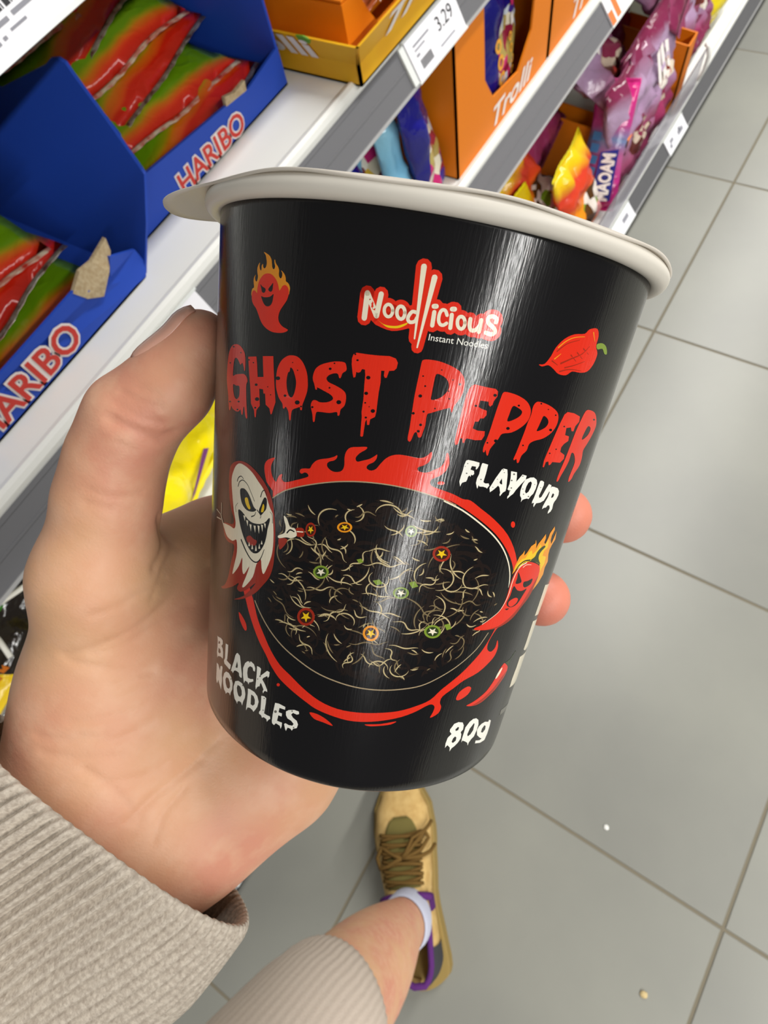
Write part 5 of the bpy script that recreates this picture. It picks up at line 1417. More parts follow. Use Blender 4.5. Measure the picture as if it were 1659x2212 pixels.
('p',1,'red',1,[[(-5232,4970),(-5666,4714),(-5861,4479),(-5793,4344),(-5552,4261),(-5290,4217),(-5397,4302),(-5478,4414),(-5369,4563),(-5133,4653),(-5047,4574),(-4961,4506),(-4814,4474),(-4834,4550),(-4701,4600),(-4476,4579),(-4085,4502),(-3740,4431),(-3520,4374),(-3579,4328),(-3711,4322),(-3850,4359),(-3947,4335),(-3902,4279),(-3702,4247),(-3492,4226),(-3410,4151),(-3263,4070),(-3056,4017),(-2743,3971),(-2492,3919),(-2373,3880),(-2373,3929),(-2472,3982),(-2673,4023),(-2754,4075),(-2692,4134),(-2463,4178),(-2204,4159),(-2064,4107),(-2026,4016),(-2058,3889),(-2017,3778),(-1865,3700),(-1552,3662),(-1240,3635),(-1249,3678),(-1468,3761),(-1592,3836),(-1602,3880),(-1514,3915),(-1279,3872),(-1048,3824),(-874,3762),(-789,3729),(-787,3798),(-883,3870),(-1039,3916),(-1120,3966),(-1081,4006),(-926,4020),(-744,3976),(-609,3879),(-433,3768),(-218,3697),(56,3660),(440,3656),(781,3662),(1011,3635),(1156,3582),(1263,3521),(1317,3592),(1257,3692),(1073,3769),(897,3810),(856,3849),(982,3890),(1273,3881),(1537,3813),(1752,3745),(1854,3652),(1857,3513),(1929,3508),(2021,3609),(2051,3693),(1984,3806),(1783,3906),(1562,3963),(1461,4014),(1498,4088),(1689,4120),(2062,4153),(2500,4195),(2959,4262),(3296,4273),(3873,4407),(4641,4591),(5602,4886),(6435,5284),(6961,5704),(7317,6243),(7020,6813),(6697,6948),(6432,7198),(6479,7388),(6812,7475),(7058,7390),(7051,7221),(7257,7385),(7244,7575),(6983,7723),(6340,7927),(5517,8063),(4984,8225),(4474,8395),(4417,8543),(4563,8657),(4484,8806),(4083,8900),(4155,8772),(4176,8642),(3983,8572),(3706,8600),(3204,8731),(2526,8862),(1666,8970),(802,9048),(-81,9082),(-1001,9048),(-1762,8994),(-2263,8915),(-2988,8793),(-3641,8669),(-4043,8571),(-4536,8388),(-4867,8220),(-5407,7989),(-6003,7650),(-6499,7296),(-6883,6873),(-6533,5832)]]),
('p',2,'black',1,[[(-5232,4970),(-4656,4773),(-4049,4635),(-3476,4527),(-2824,4420),(-2149,4330),(-1394,4259),(-653,4219),(87,4206),(837,4222),(1611,4269),(2147,4315),(2713,4387),(2331,4303),(3063,4425),(4071,4645),(4952,4881),(5736,5164),(6367,5466),(6760,5753),(6995,6070),(6970,6380),(6766,6685),(6463,7097),(6135,7407),(5662,7670),(5175,7896),(4678,8085),(4273,8239),(3818,8461),(3134,8602),(2277,8729),(1236,8810),(280,8860),(-700,8866),(-1641,8788),(-2545,8621),(-3289,8445),(-3950,8306),(-4556,8083),(-5086,7810),(-5578,7534),(-5949,7201),(-6729,6545),(-6388,5716)]]),
('r',3,'tan',21,21,[(-5232,4970),(-4656,4773),(-4049,4635),(-3476,4527),(-2824,4420),(-2149,4330),(-1394,4259),(-653,4219),(87,4206),(837,4222),(1611,4269),(2147,4315),(2713,4387)]),
('r',3,'cream',29,25,[(2201,4338),(3033,4464),(3977,4674),(4850,4909),(5568,5167),(6138,5460),(6496,5743),(6665,6003)]),
('r',3,'tan',29,22,[(-5850,7184),(-5428,7389),(-4781,7637),(-3962,7861),(-3008,8034),(-2021,8177),(-1004,8256),(60,8295),(1180,8278),(2204,8215),(3148,8119),(3987,7939),(4913,7676),(5738,7342),(6197,6999)]),
('p',6,'darkred',1,[[(-2886,5303),(-2899,5373),(-2972,5432),(-3089,5464),(-3217,5461),(-3322,5423),(-3374,5360),(-3360,5289),(-3283,5230),(-3166,5198),(-3040,5202),(-2938,5240)]]),
('p',7,'brown',1,[[(-2954,5311),(-2970,5371),(-3047,5416),(-3156,5428),(-3254,5404),(-3305,5351),(-3287,5291),(-3208,5246),(-3100,5234),(-3003,5258)]]),
('p',8,'yellow',0,[[(-2977,5338),(-3084,5353),(-3101,5413),(-3155,5362),(-3264,5374),(-3189,5328),(-3238,5275),(-3138,5298),(-3061,5253),(-3073,5313)]]),
('p',6,'orange',1,[[(-1322,5092),(-1348,5144),(-1453,5190),(-1609,5219),(-1775,5223),(-1905,5200),(-1965,5157),(-1937,5104),(-1830,5057),(-1673,5028),(-1509,5025),(-1381,5048)]]),
('p',7,'brown',1,[[(-1411,5100),(-1441,5145),(-1547,5182),(-1691,5196),(-1816,5183),(-1874,5147),(-1842,5102),(-1735,5065),(-1592,5051),(-1469,5064)]]),
('p',8,'yellow',0,[[(-1446,5122),(-1586,5138),(-1618,5182),(-1681,5148),(-1824,5162),(-1720,5124),(-1777,5088),(-1650,5100),(-1543,5064),(-1568,5108)]]),
('p',6,'darkred',1,[[(2998,5303),(2987,5381),(2870,5441),(2680,5469),(2469,5457),(2296,5408),(2205,5336),(2218,5259),(2332,5198),(2517,5169),(2725,5181),(2901,5230)]]),
('p',7,'brown',1,[[(2885,5307),(2866,5373),(2743,5418),(2565,5425),(2401,5392),(2314,5331),(2335,5265),(2455,5220),(2630,5212),(2794,5246)]]),
('p',8,'yellow',0,[[(2849,5337),(2673,5346),(2652,5412),(2557,5351),(2382,5358),(2497,5311),(2411,5251),(2576,5281),(2698,5237),(2685,5302)]]),
('p',6,'darkred',1,[[(-2429,7008),(-2458,7108),(-2593,7197),(-2802,7251),(-3029,7257),(-3212,7211),(-3299,7127),(-3265,7025),(-3122,6935),(-2911,6881),(-2689,6877),(-2514,6923)]]),
('p',7,'brown',1,[[(-2548,7024),(-2583,7110),(-2723,7179),(-2917,7206),(-3090,7179),(-3173,7109),(-3135,7022),(-2991,6952),(-2798,6926),(-2630,6953)]]),
('p',8,'yellow',0,[[(-2592,7065),(-2781,7093),(-2819,7180),(-2908,7111),(-3104,7138),(-2965,7065),(-3046,6995),(-2872,7019),(-2730,6951),(-2759,7036)]]),
('p',6,'orange',1,[[(601,7052),(587,7137),(479,7207),(307,7242),(118,7235),(-38,7186),(-118,7109),(-101,7024),(7,6954),(177,6918),(364,6925),(519,6975)]]),
('p',7,'brown',1,[[(501,7059),(479,7132),(367,7185),(206,7197),(60,7165),(-17,7101),(6,7028),(118,6975),(277,6962),(423,6995)]]),
('p',8,'yellow',0,[[(467,7093),(309,7108),(286,7180),(203,7117),(44,7129),(151,7074),(77,7010),(224,7039),(337,6987),(322,7060)]]),
('p',6,'green',1,[[(1350,4951),(1342,5005),(1270,5049),(1155,5071),(1027,5066),(921,5033),(865,4983),(875,4929),(946,4885),(1060,4863),(1186,4869),(1293,4901)]]),
('p',7,'darkgreen',1,[[(1282,4955),(1269,5002),(1194,5035),(1086,5042),(986,5020),(933,4979),(946,4932),(1021,4899),(1128,4892),(1228,4913)]]),
('p',8,'cream',0,[[(1259,4976),(1153,4985),(1139,5031),(1082,4990),(974,4997),(1046,4963),(994,4921),(1094,4941),(1169,4908),(1160,4954)]]),
('p',6,'green',1,[[(-2057,6042),(-2083,6112),(-2198,6174),(-2373,6213),(-2560,6217),(-2708,6186),(-2777,6128),(-2747,6057),(-2628,5994),(-2452,5955),(-2269,5951),(-2124,5983)]]),
('p',7,'darkgreen',1,[[(-2155,6053),(-2187,6113),(-2305,6162),(-2466,6182),(-2607,6164),(-2674,6115),(-2640,6054),(-2520,6005),(-2360,5986),(-2221,6004)]]),
('p',8,'cream',0,[[(-2193,6082),(-2351,6103),(-2385,6163),(-2456,6116),(-2618,6135),(-2502,6084),(-2567,6035),(-2424,6051),(-2305,6003),(-2331,6063)]]),
('p',6,'green',1,[[(1564,6150),(1544,6211),(1436,6262),(1267,6288),(1085,6283),(938,6248),(866,6192),(887,6131),(994,6080),(1160,6053),(1341,6058),(1489,6093)]]),
('p',7,'darkgreen',1,[[(1465,6155),(1440,6208),(1328,6246),(1172,6255),(1033,6232),(963,6186),(989,6133),(1100,6094),(1254,6085),(1394,6108)]]),
('p',8,'cream',0,[[(1430,6179),(1276,6190),(1250,6243),(1174,6197),(1019,6206),(1126,6166),(1058,6120),(1199,6141),(1311,6103),(1292,6155)]]),
('p',6,'green',1,[[(3469,6902),(3454,6975),(3329,7029),(3128,7051),(2909,7035),(2731,6986),(2638,6916),(2655,6844),(2776,6789),(2969,6766),(3187,6781),(3370,6831)]]),
('p',7,'darkgreen',1,[[(3350,6903),(3327,6965),(3196,7004),(3010,7007),(2841,6972),(2752,6913),(2776,6852),(2903,6812),(3086,6809),(3257,6844)]]),
('p',8,'cream',0,[[(3311,6930),(3126,6935),(3101,6996),(3005,6938),(2822,6941),(2944,6899),(2856,6840),(3027,6872),(3156,6833),(3140,6894)]]),
('p',6,'green',0,[[(-95,6016),(184,5970),(373,6041),(96,6091)]]),
('p',6,'green',0,[[(1457,5944),(1710,5902),(1906,5999),(1653,6048)]]),
('p',6,'green',0,[[(-930,5674),(-741,5638),(-611,5695),(-798,5736)]]),
('p',6,'green',0,[[(3538,6756),(3770,6726),(3974,6834),(3741,6870)]])],
'splash_mark#1': [
('p',1,'red',1,[[(-7033,7644),(-6717,7687),(-6403,7789),(-6305,7912),(-6436,7957),(-6669,7900),(-6923,7786)]])],
'splash_mark#2': [
('p',1,'red',1,[[(5346,8504),(5445,8337),(5881,8237),(6172,8303),(6049,8446),(5600,8543)]])],
'splash_mark#3': [
('p',1,'red',1,[[(-3844,8746),(-3852,8767),(-3883,8786),(-3928,8799),(-3976,8802),(-4014,8795),(-4032,8779),(-4024,8759),(-3993,8740),(-3947,8726),(-3899,8723),(-3862,8730)]])],
'splash_mark#4': [
('p',1,'red',1,[[(-2056,9119),(-1632,9104),(-1143,9171),(-782,9281),(-1301,9255),(-1781,9231)]])],
'splash_mark#5': [
('p',1,'red',1,[[(783,9110),(1527,9061),(2305,8973),(2068,9052),(1546,9104),(1020,9138)]])],
'splash_mark#6': [
('p',1,'red',1,[[(5859,4680),(5870,4712),(5845,4735),(5790,4743),(5721,4735),(5656,4712),(5614,4680),(5603,4649),(5628,4626),(5682,4618),(5750,4626),(5815,4649)]])],
'splash_mark#7': [
('p',1,'red',1,[[(2045,4021),(2033,4037),(1984,4051),(1912,4060),(1836,4060),(1777,4053),(1750,4039),(1762,4023),(1810,4009),(1882,4000),(1957,4000),(2017,4007)]])],
'chili_picture': [
('p',3,'red',1,[[(8412,7912),(8857,8038),(8992,8162),(8912,8293),(8643,8416),(8282,8563),(7831,8665),(7396,8753),(6989,8786),(6567,8777),(6186,8732),(6585,8683),(7033,8606),(7478,8498),(7778,8341),(7974,8189),(8102,8031),(8256,7945)]]),
('p',4,'darkred',1,[[(8977,8178),(8867,8287),(8600,8410),(8243,8558),(7819,8654),(7386,8743),(6980,8776),(6562,8771),(6845,8744),(7316,8673),(7789,8571),(8209,8447),(8506,8309)]]),
('p',5,'cream',1,[[(8266,8007),(8342,8042),(8234,8169),(8043,8250),(7948,8221),(8051,8094)]]),
('p',4,'darkgreen',0,[[(8466,7901),(8729,7890),(8921,7871),(9109,7791),(9328,7715),(9408,7734),(9190,7819),(9013,7883),(9011,7988),(8994,8056),(8755,7990)]])],
'nutrition_panel': [
('p',3,'cream',0,[[(12490,8196),(12479,8359),(12467,8696),(12486,9003),(11649,8962),(10434,8847),(10367,8593),(10464,8314),(10451,8038)]]),
('p',3,'cream',0,[[(10683,6268),(12497,6447),(12494,6639),(12059,6941),(11796,7143),(10682,7029),(10716,6787)]]),
('p',3,'cream',0,[[(10690,7162),(12498,7345),(12488,7643),(12492,8085),(11255,8002),(10738,7887),(10778,7681)]]),
('p',3,'grey',0,[[(12500,9630),(11648,9706),(10327,9580),(10240,9418)]]),
('r',3,'grey',33,33,[(11049,3554),(11078,3620)]),
('r',3,'grey',33,33,[(11101,3661),(11132,3728)]),
('r',3,'grey',33,33,[(11155,3770),(11188,3838)]),
('r',3,'grey',33,33,[(11213,3880),(11247,3948)]),
('r',3,'grey',33,33,[(11274,3991),(11310,4060)]),
('r',3,'grey',33,33,[(11339,4103),(11378,4173)]),
('r',3,'grey',33,33,[(11408,4217),(11450,4287)]),
('r',3,'grey',33,33,[(11483,4331),(11529,4403)]),
('r',3,'grey',33,33,[(11565,4448),(11616,4521)]),
('r',3,'grey',33,33,[(11656,4566),(11713,4640)]),
('r',3,'grey',33,33,[(11759,4687),(11826,4763)]),
('r',3,'grey',33,33,[(11881,4811),(11964,4889)]),
('r',3,'grey',33,33,[(12036,4939),(12157,5021)]),
('r',3,'grey',33,33,[(12288,5078),(12505,5171)]),
('r',3,'grey',33,33,[(12504,5216),(12502,5288)]),
('r',3,'grey',33,33,[(12501,5333),(12500,5406)]),
('r',3,'grey',33,33,[(12498,5451),(12497,5524)]),
('r',3,'grey',33,33,[(12496,5569),(12494,5643)]),
('r',3,'grey',33,33,[(12493,5688),(12491,5762)]),
('r',3,'grey',33,33,[(12490,5808),(12489,5882)]),
('r',3,'grey',33,33,[(12488,5928),(12486,6003)]),
('r',3,'grey',33,33,[(12485,6049),(12483,6124)])],
'ghost_pepper_picture': [
('p',3,'red',1,[[(4733,1835),(4978,1811),(5172,1675),(5290,1524),(5592,1361),(6032,1256),(6571,1209),(6781,1120),(7235,1079),(7475,1189),(7521,1356),(7781,1470),(7740,1647),(7462,1793),(6988,1839),(6509,1844),(6218,1924),(5794,1927),(5466,1863),(5171,1819),(4895,1858)]]),
('r',4,'darkred',31,9,[(5764,1752),(6285,1636),(6784,1529),(7105,1382)]),
('r',4,'darkred',22,9,[(6027,1808),(6544,1735),(7084,1640)]),
('r',4,'darkred',22,9,[(5402,1578),(5790,1428),(6396,1325)]),
('r',4,'darkred',22,9,[(6163,1589),(6550,1671)]),
('r',4,'darkred',22,9,[(6468,1528),(6878,1609)]),
('r',4,'darkred',22,9,[(6767,1446),(7185,1514)]),
('r',4,'darkred',22,9,[(5821,1883),(6331,1820),(7033,1807)]),
('r',4,'darkred',22,9,[(5292,1741),(5624,1790)]),
('r',5,'orange',22,9,[(5410,1516),(5690,1395),(6083,1305),(6623,1255)]),
('r',5,'orange',22,9,[(5386,1702),(5622,1604)]),
('r',5,'orange',22,9,[(7071,1153),(7328,1283)]),
('p',4,'green',1,[[(7529,1321),(7904,1281),(8291,1319),(8553,1428),(8335,1440),(8040,1368),(7676,1398)]])],
'fire_ghost_emblem': [
('p',3,'orange',1,[[(-6756,827),(-6638,875),(-6588,922),(-6549,976),(-6550,1024),(-6593,1066),(-6669,1081),(-6740,1062),(-6765,1014),(-6840,1043),(-6841,1098),(-6877,1120),(-6940,1093),(-6979,1045),(-6963,996),(-7066,1040),(-7109,1103),(-7078,1173),(-7039,1214),(-7068,1278),(-7136,1301),(-7202,1274),(-7227,1232),(-7191,1192),(-7300,1240),(-7316,1305),(-7264,1396),(-7366,1420),(-7418,1465),(-7419,1530),(-7237,1575),(-6655,1593),(-5661,1555),(-5270,1455),(-5229,1406),(-5217,1351),(-5255,1305),(-5340,1268),(-5444,1248),(-5468,1198),(-5536,1146),(-5659,1103),(-5730,1092),(-5666,1123),(-5654,1170),(-5691,1206),(-5747,1211),(-5812,1182),(-5833,1142),(-5835,1088),(-5906,1036),(-6037,985),(-6084,939),(-6120,940),(-6108,987),(-6061,1033),(-6077,1067),(-6133,1082),(-6199,1064),(-6235,1017),(-6278,943),(-6392,884),(-6566,850)]]),
('p',4,'red',1,[[(-6454,1156),(-6262,1161),(-6081,1197),(-5936,1248),(-5839,1306),(-5778,1366),(-5734,1402),(-5661,1368),(-5603,1329),(-5495,1308),(-5382,1317),(-5296,1354),(-5250,1407),(-5259,1455),(-5325,1540),(-5481,1630),(-5621,1714),(-5685,1787),(-5679,1857),(-5594,1917),(-5420,1964),(-5234,1986),(-5152,2003),(-5243,2036),(-5463,2066),(-5767,2079),(-6015,2075),(-6279,2045),(-6533,1991),(-6716,1919),(-6881,1824),(-7048,1736),(-7244,1677),(-7371,1601),(-7391,1515),(-7340,1463),(-7237,1446),(-7128,1461),(-7033,1487),(-7039,1426),(-7006,1355),(-6925,1275),(-6774,1208),(-6621,1170)]]),
('p',5,'black',1,[[(-6854,1337),(-6735,1369),(-6568,1392),(-6509,1415),(-6539,1454),(-6629,1471),(-6729,1453),(-6784,1398)]]),
('p',5,'black',1,[[(-6106,1294),(-6105,1350),(-6110,1398),(-6159,1431),(-6258,1438),(-6353,1413),(-6311,1377),(-6196,1332)]]),
('p',5,'black',1,[[(-6753,1528),(-6613,1538),(-6402,1534),(-6202,1513),(-6044,1469),(-6049,1528),(-6081,1600),(-6168,1653),(-6315,1678),(-6461,1671),(-6591,1633),(-6701,1573)]])],
'ghost_picture': [
('p',6,'darkred',1,[[(-8307,4652),(-7739,4538),(-7153,4508),(-6614,4551),(-6108,4646),(-5743,4756),(-5440,4890),(-5212,5066),(-5054,5287),(-4941,5533),(-4877,5788),(-4862,6054),(-4881,6293),(-5035,6536),(-5374,6756),(-5910,7033),(-6733,7291),(-7532,7445),(-6745,7235),(-6180,6982),(-5902,6803),(-6438,7026),(-6983,7178),(-7303,7155),(-7175,7015),(-7722,7189),(-8677,7411),(-9039,7426),(-8589,7303),(-8224,7058),(-8010,6726),(-7769,6398),(-7841,6275),(-8400,6304),(-8847,6237),(-9069,6057),(-8915,5959),(-8023,5869),(-7919,5742),(-8174,5611),(-8469,5373),(-8602,5025),(-8560,4786)]]),
('p',7,'cream',1,[[(-7576,4572),(-7066,4584),(-6591,4651),(-6199,4759),(-5827,4868),(-5572,5008),(-5375,5155),(-5163,5266),(-5104,5397),(-5020,5631),(-4981,5892),(-5031,6114),(-5238,6382),(-5426,6540),(-5568,6431),(-5667,6262),(-5931,6413),(-6114,6704),(-6653,7004),(-6866,7030),(-6573,6740),(-6417,6526),(-6782,6756),(-6948,6668),(-7002,6429),(-7255,6660),(-7782,6923),(-7660,6688),(-7476,6390),(-7574,6140),(-7944,6215),(-8525,6208),(-8879,6107),(-9083,6002),(-8286,5944),(-7832,5935),(-7737,5791),(-7956,5581),(-8156,5297),(-8319,4991),(-8182,4797),(-7917,4644)]]),
('p',8,'black',1,[[(-7556,5509),(-7213,5499),(-6769,5583),(-6368,5610),(-5889,5571),(-5565,5493),(-5347,5377),(-5283,5421),(-5376,5591),(-5418,5756),(-5516,5931),(-5761,6111),(-6043,6198),(-6361,6200),(-6718,6105),(-7033,5967),(-7340,5772)]]),
('r',8,'black',41,13,[(-7156,6078),(-6757,6241),(-6323,6361),(-5942,6368),(-5671,6244),(-5490,6035)]),
('p',8,'black',1,[[(-7462,5066),(-7105,5023),(-6745,5101),(-6381,5283),(-6186,5328),(-6419,5394),(-6875,5418),(-7249,5342),(-7431,5205)]]),
('p',8,'black',1,[[(-5733,5028),(-5564,5041),(-5550,5212),(-5668,5296),(-5873,5393),(-6007,5322),(-5918,5206)]]),
('p',9,'yellow',1,[[(-7062,5211),(-6864,5168),(-6706,5272),(-6590,5345),(-6714,5379),(-6932,5319)]]),
('p',9,'yellow',1,[[(-5759,5151),(-5682,5194),(-5723,5303),(-5862,5321),(-5826,5229)]]),
('r',8,'black',25,13,[(-7766,4944),(-7665,4861),(-7445,4809),(-7254,4839)]),
('r',8,'black',22,11,[(-7664,5038),(-7569,4938),(-7284,4869),(-6923,4913),(-6630,5034),(-6344,5173)]),
('r',8,'black',22,11,[(-5958,5038),(-5870,4924),(-5711,4888),(-5580,4975)]),
('r',8,'black',14,7,[(-7745,5571),(-7810,5470),(-7627,5374)]),
('r',8,'black',14,7,[(-5117,5451),(-5170,5302),(-5324,5252)]),
('r',8,'black',22,11,[(-6490,5501),(-6281,5446),(-6205,5374)]),
('r',8,'black',22,11,[(-6127,5320),(-5873,5393),(-5888,5456)]),
('p',9,'darkred',1,[[(-6751,5963),(-6498,5890),(-6232,5924),(-6014,5929),(-6083,6030),(-6389,6075),(-6664,6042)]]),
('p',10,'cream',0,[[(-7105,5557),(-6937,5545),(-6954,5654)]]),
('p',10,'cream',0,[[(-6863,5623),(-6701,5612),(-6715,5729)]]),
('p',10,'cream',0,[[(-6595,5668),(-6441,5657),(-6446,5800)]]),
('p',10,'cream',0,[[(-6295,5653),(-6148,5644),(-6152,5786)]]),
('p',10,'cream',0,[[(-6033,5617),(-5892,5609),(-5890,5768)]]),
('p',10,'cream',0,[[(-5814,5570),(-5678,5562),(-5679,5703)]]),
('p',10,'cream',0,[[(-5643,5520),(-5510,5513),(-5520,5610)]]),
('p',10,'cream',0,[[(-6584,6122),(-6442,6101),(-6533,6023)]]),
('p',10,'cream',0,[[(-6346,6151),(-6209,6131),(-6302,6035)]]),
('p',10,'cream',0,[[(-6080,6149),(-5949,6129),(-6043,6015)]]),
('p',10,'cream',0,[[(-5866,6072),(-5740,6053),(-5828,5957)]]),
('p',10,'cream',0,[[(-5732,5961),(-5609,5944),(-5689,5874)]]),
('p',10,'cream',1,[[(-4521,5229),(-4344,5267),(-4145,5397),(-3891,5400),(-3767,5522),(-4020,5606),(-4298,5624),(-4673,5690),(-4734,5646),(-4413,5552),(-4374,5425),(-4474,5317)]]),
('p',9,'darkred',1,[[(-3847,5394),(-3482,5350),(-3418,5496),(-3787,5533)]]),
('p',9,'darkred',1,[[(-4673,5690),(-4243,5652),(-4309,5765),(-4567,5906),(-4662,5830)]]),
('r',11,'black',25,25,[(-4274,5534),(-4130,5455),(-3920,5463)]),
('r',10,'cream',22,22,[(-3766,5444),(-3484,5418)]),
('r',10,'cream',25,25,[(-9429,5610),(-9389,5757),(-9439,5879)]),
('r',10,'cream',22,22,[(-10213,5849),(-9585,5861)]),
('r',10,'cream',25,25,[(-10106,6011),(-9416,5963)]),
('r',10,'cream',35,35,[(-9443,5861),(-9218,5963),(-8828,6080)])],
'chili_face_picture': [
('p',6,'orange',0,[[(6610,5722),(6639,5549),(6766,5354),(6941,5286),(7003,5226),(7082,5340),(7204,5295),(7397,5153),(7656,5101),(7612,5025),(7771,5118),(7851,5221),(7925,5124),(8182,5011),(8336,4930),(8469,5024),(8446,5124),(8607,5158),(8716,5036),(8740,4936),(9010,4798),(9151,4881),(9030,5002),(9076,5107),(9298,5198),(9403,5024),(9430,4923),(9653,5118),(9429,5233),(9323,5330),(9375,5439),(9628,5617),(9484,5739),(9571,5908),(9292,6073),(8867,6212),(8940,6097),(8852,5796),(8679,5600),(7736,5443),(7221,5470),(6857,5606)]]),
('p',7,'yellow',0,[[(6683,5675),(6753,5503),(6988,5411),(7227,5395),(7358,5276),(7550,5246),(7708,5341),(7989,5253),(8140,5134),(8440,5276),(8692,5137),(8824,5067),(9002,5257),(8730,5318),(8706,5420),(9168,5477),(9243,5640),(9066,5733),(8991,5887),(8856,5638),(7872,5475),(7250,5497)]]),
('r',8,'black',29,29,[(7661,5460),(7216,5465),(6890,5557),(6734,5727),(6679,5902),(6691,6055)]),
('p',8,'red',1,[[(7003,5587),(7342,5501),(7818,5510),(8593,5620),(8928,5749),(8991,5887),(8916,6122),(8703,6347),(8272,6526),(7803,6732),(7279,6853),(6658,6918),(5957,6918),(5326,6892),(5226,6849),(5567,6796),(6048,6673),(6465,6536),(6680,6339),(6727,6134),(6688,5928),(6734,5727)]]),
('p',9,'darkred',1,[[(8991,5887),(8916,6122),(8703,6347),(8272,6526),(7803,6732),(7279,6853),(6658,6918),(5957,6918),(6705,6881),(7285,6773),(7773,6621),(8236,6415),(8621,6124)]]),
('r',9,'cream',25,10,[(7437,5505),(7064,5564),(6881,5695),(6802,5894),(6813,6138),(6723,6341),(6494,6525),(6076,6661),(5626,6780)]),
('r',9,'cream',19,8,[(7273,5598),(7491,5553),(7895,5573)]),
('p',9,'darkgreen',1,[[(7717,5467),(7982,5404),(8059,5307),(8267,5229),(8544,5192),(8711,5227),(8484,5291),(8334,5372),(8417,5480),(8753,5610),(8254,5535)]]),
('p',9,'black',1,[[(7025,5689),(7366,5845),(7506,5930),(7263,5955),(7065,5932),(7074,5818)]]),
('p',9,'black',1,[[(8438,5911),(8433,6030),(8021,6080),(7771,6037),(7707,5942),(8047,5937)]]),
('p',9,'black',1,[[(7001,5993),(7380,6104),(7800,6144),(8171,6117),(7993,6263),(7748,6431),(7338,6483),(6981,6434),(6853,6348),(6955,6197)]]),
('p',9,'black',1,[[(6871,6493),(7177,6498),(7034,6529)]]),
('p',10,'red',1,[[(7385,6274),(7667,6319),(7627,6409),(7323,6468),(7058,6425),(7004,6330)]])],
'brand_logo': [
('r',3,'red',225,225,[(-2039,1621),(-2048,1251)]),
('r',5,'cream',85,85,[(-2039,1621),(-2048,1251)]),
('r',3,'red',225,225,[(-2048,1251),(-1611,1556)]),
('r',5,'cream',85,85,[(-2048,1251),(-1611,1556)]),
('r',3,'red',220,220,[(-1611,1556),(-1555,1234)]),
('r',5,'cream',80,80,[(-1611,1556),(-1555,1234)]),
('r',3,'red',189,189,[(-1068,1442),(-1068,1482),(-1097,1516),(-1150,1537),(-1216,1542),(-1282,1529),(-1335,1501),(-1364,1463),(-1364,1423),(-1334,1390),(-1281,1368),(-1215,1364),(-1150,1377),(-1097,1405),(-1068,1442)]),
('r',5,'cream',49,49,[(-1068,1442),(-1068,1482),(-1097,1516),(-1150,1537),(-1216,1542),(-1282,1529),(-1335,1501),(-1364,1463),(-1364,1423),(-1334,1390),(-1281,1368),(-1215,1364),(-1150,1377),(-1097,1405),(-1068,1442)]),
('r',3,'red',193,193,[(-635,1442),(-633,1483),(-658,1518),(-707,1540),(-769,1544),(-832,1530),(-883,1501),(-913,1462),(-914,1422),(-888,1387),(-839,1365),(-778,1361),(-715,1374),(-664,1403),(-635,1442)]),
('r',5,'cream',53,53,[(-635,1442),(-633,1483),(-658,1518),(-707,1540),(-769,1544),(-832,1530),(-883,1501),(-913,1462),(-914,1422),(-888,1387),(-839,1365),(-778,1361),(-715,1374),(-664,1403),(-635,1442)]),
('r',3,'red',193,193,[(-228,1412),(-379,1408),(-470,1461),(-499,1527),(-408,1567),(-248,1543),(-196,1488)]),
('r',5,'cream',53,53,[(-228,1412),(-379,1408),(-470,1461),(-499,1527),(-408,1567),(-248,1543),(-196,1488)]),
('r',3,'red',205,205,[(364,1359),(377,1556)]),
('r',5,'cream',64,64,[(364,1359),(377,1556)]),
('r',3,'red',212,212,[(316,1277),(394,1271)]),
('r',5,'cream',72,72,[(316,1277),(394,1271)]),
('r',3,'red',191,191,[(818,1371),(733,1311),(620,1308),(554,1368),(560,1462),(643,1519),(758,1523),(854,1487)]),
('r',5,'cream',51,51,[(818,1371),(733,1311),(620,1308),(554,1368),(560,1462),(643,1519),(758,1523),(854,1487)]),
('r',3,'red',201,201,[(977,1351),(1015,1546)]),
('r',5,'cream',61,61,[(977,1351),(1015,1546)]),
('r',3,'red',212,212,[(953,1270),(1036,1263)]),
('r',5,'cream',72,72,[(953,1270),(1036,1263)]),
('r',3,'red',193,193,[(1488,1430),(1494,1469),(1473,1503),(1429,1524),(1369,1529),(1307,1516),(1255,1488),(1223,1450),(1217,1411),(1238,1377),(1282,1356),(1341,1352),(1402,1364),(1455,1392),(1488,1430)]),
('r',5,'cream',53,53,[(1488,1430),(1494,1469),(1473,1503),(1429,1524),(1369,1529),(1307,1516),(1255,1488),(1223,1450),(1217,1411),(1238,1377),(1282,1356),(1341,1352),(1402,1364),(1455,1392),(1488,1430)]),
('r',3,'red',201,201,[(1648,1361),(1675,1471),(1772,1522),(1918,1503),(2018,1436)]),
('r',5,'cream',61,61,[(1648,1361),(1675,1471),(1772,1522),(1918,1503),(2018,1436)]),
('r',3,'red',201,201,[(2040,1346),(2048,1525)]),
('r',5,'cream',61,61,[(2040,1346),(2048,1525)]),
('r',3,'red',205,205,[(2578,1335),(2565,1280),(2394,1261),(2268,1304),(2330,1371),(2527,1419),(2631,1473),(2528,1524),(2301,1515)]),
('r',5,'cream',64,64,[(2578,1335),(2565,1280),(2394,1261),(2268,1304),(2330,1371),(2527,1419),(2631,1473),(2528,1524),(2301,1515)]),
('r',3,'red',231,182,[(-259,748),(-150,1796)]),
('r',5,'cream',83,23,[(-259,748),(-150,1796)]),
('r',3,'red',231,182,[(157,872),(-3,1919)]),
('r',5,'cream',83,23,[(157,872),(-3,1919)]),
('r',3,'red',151,151,[(-1550,1619),(-994,1666),(-474,1588)]),
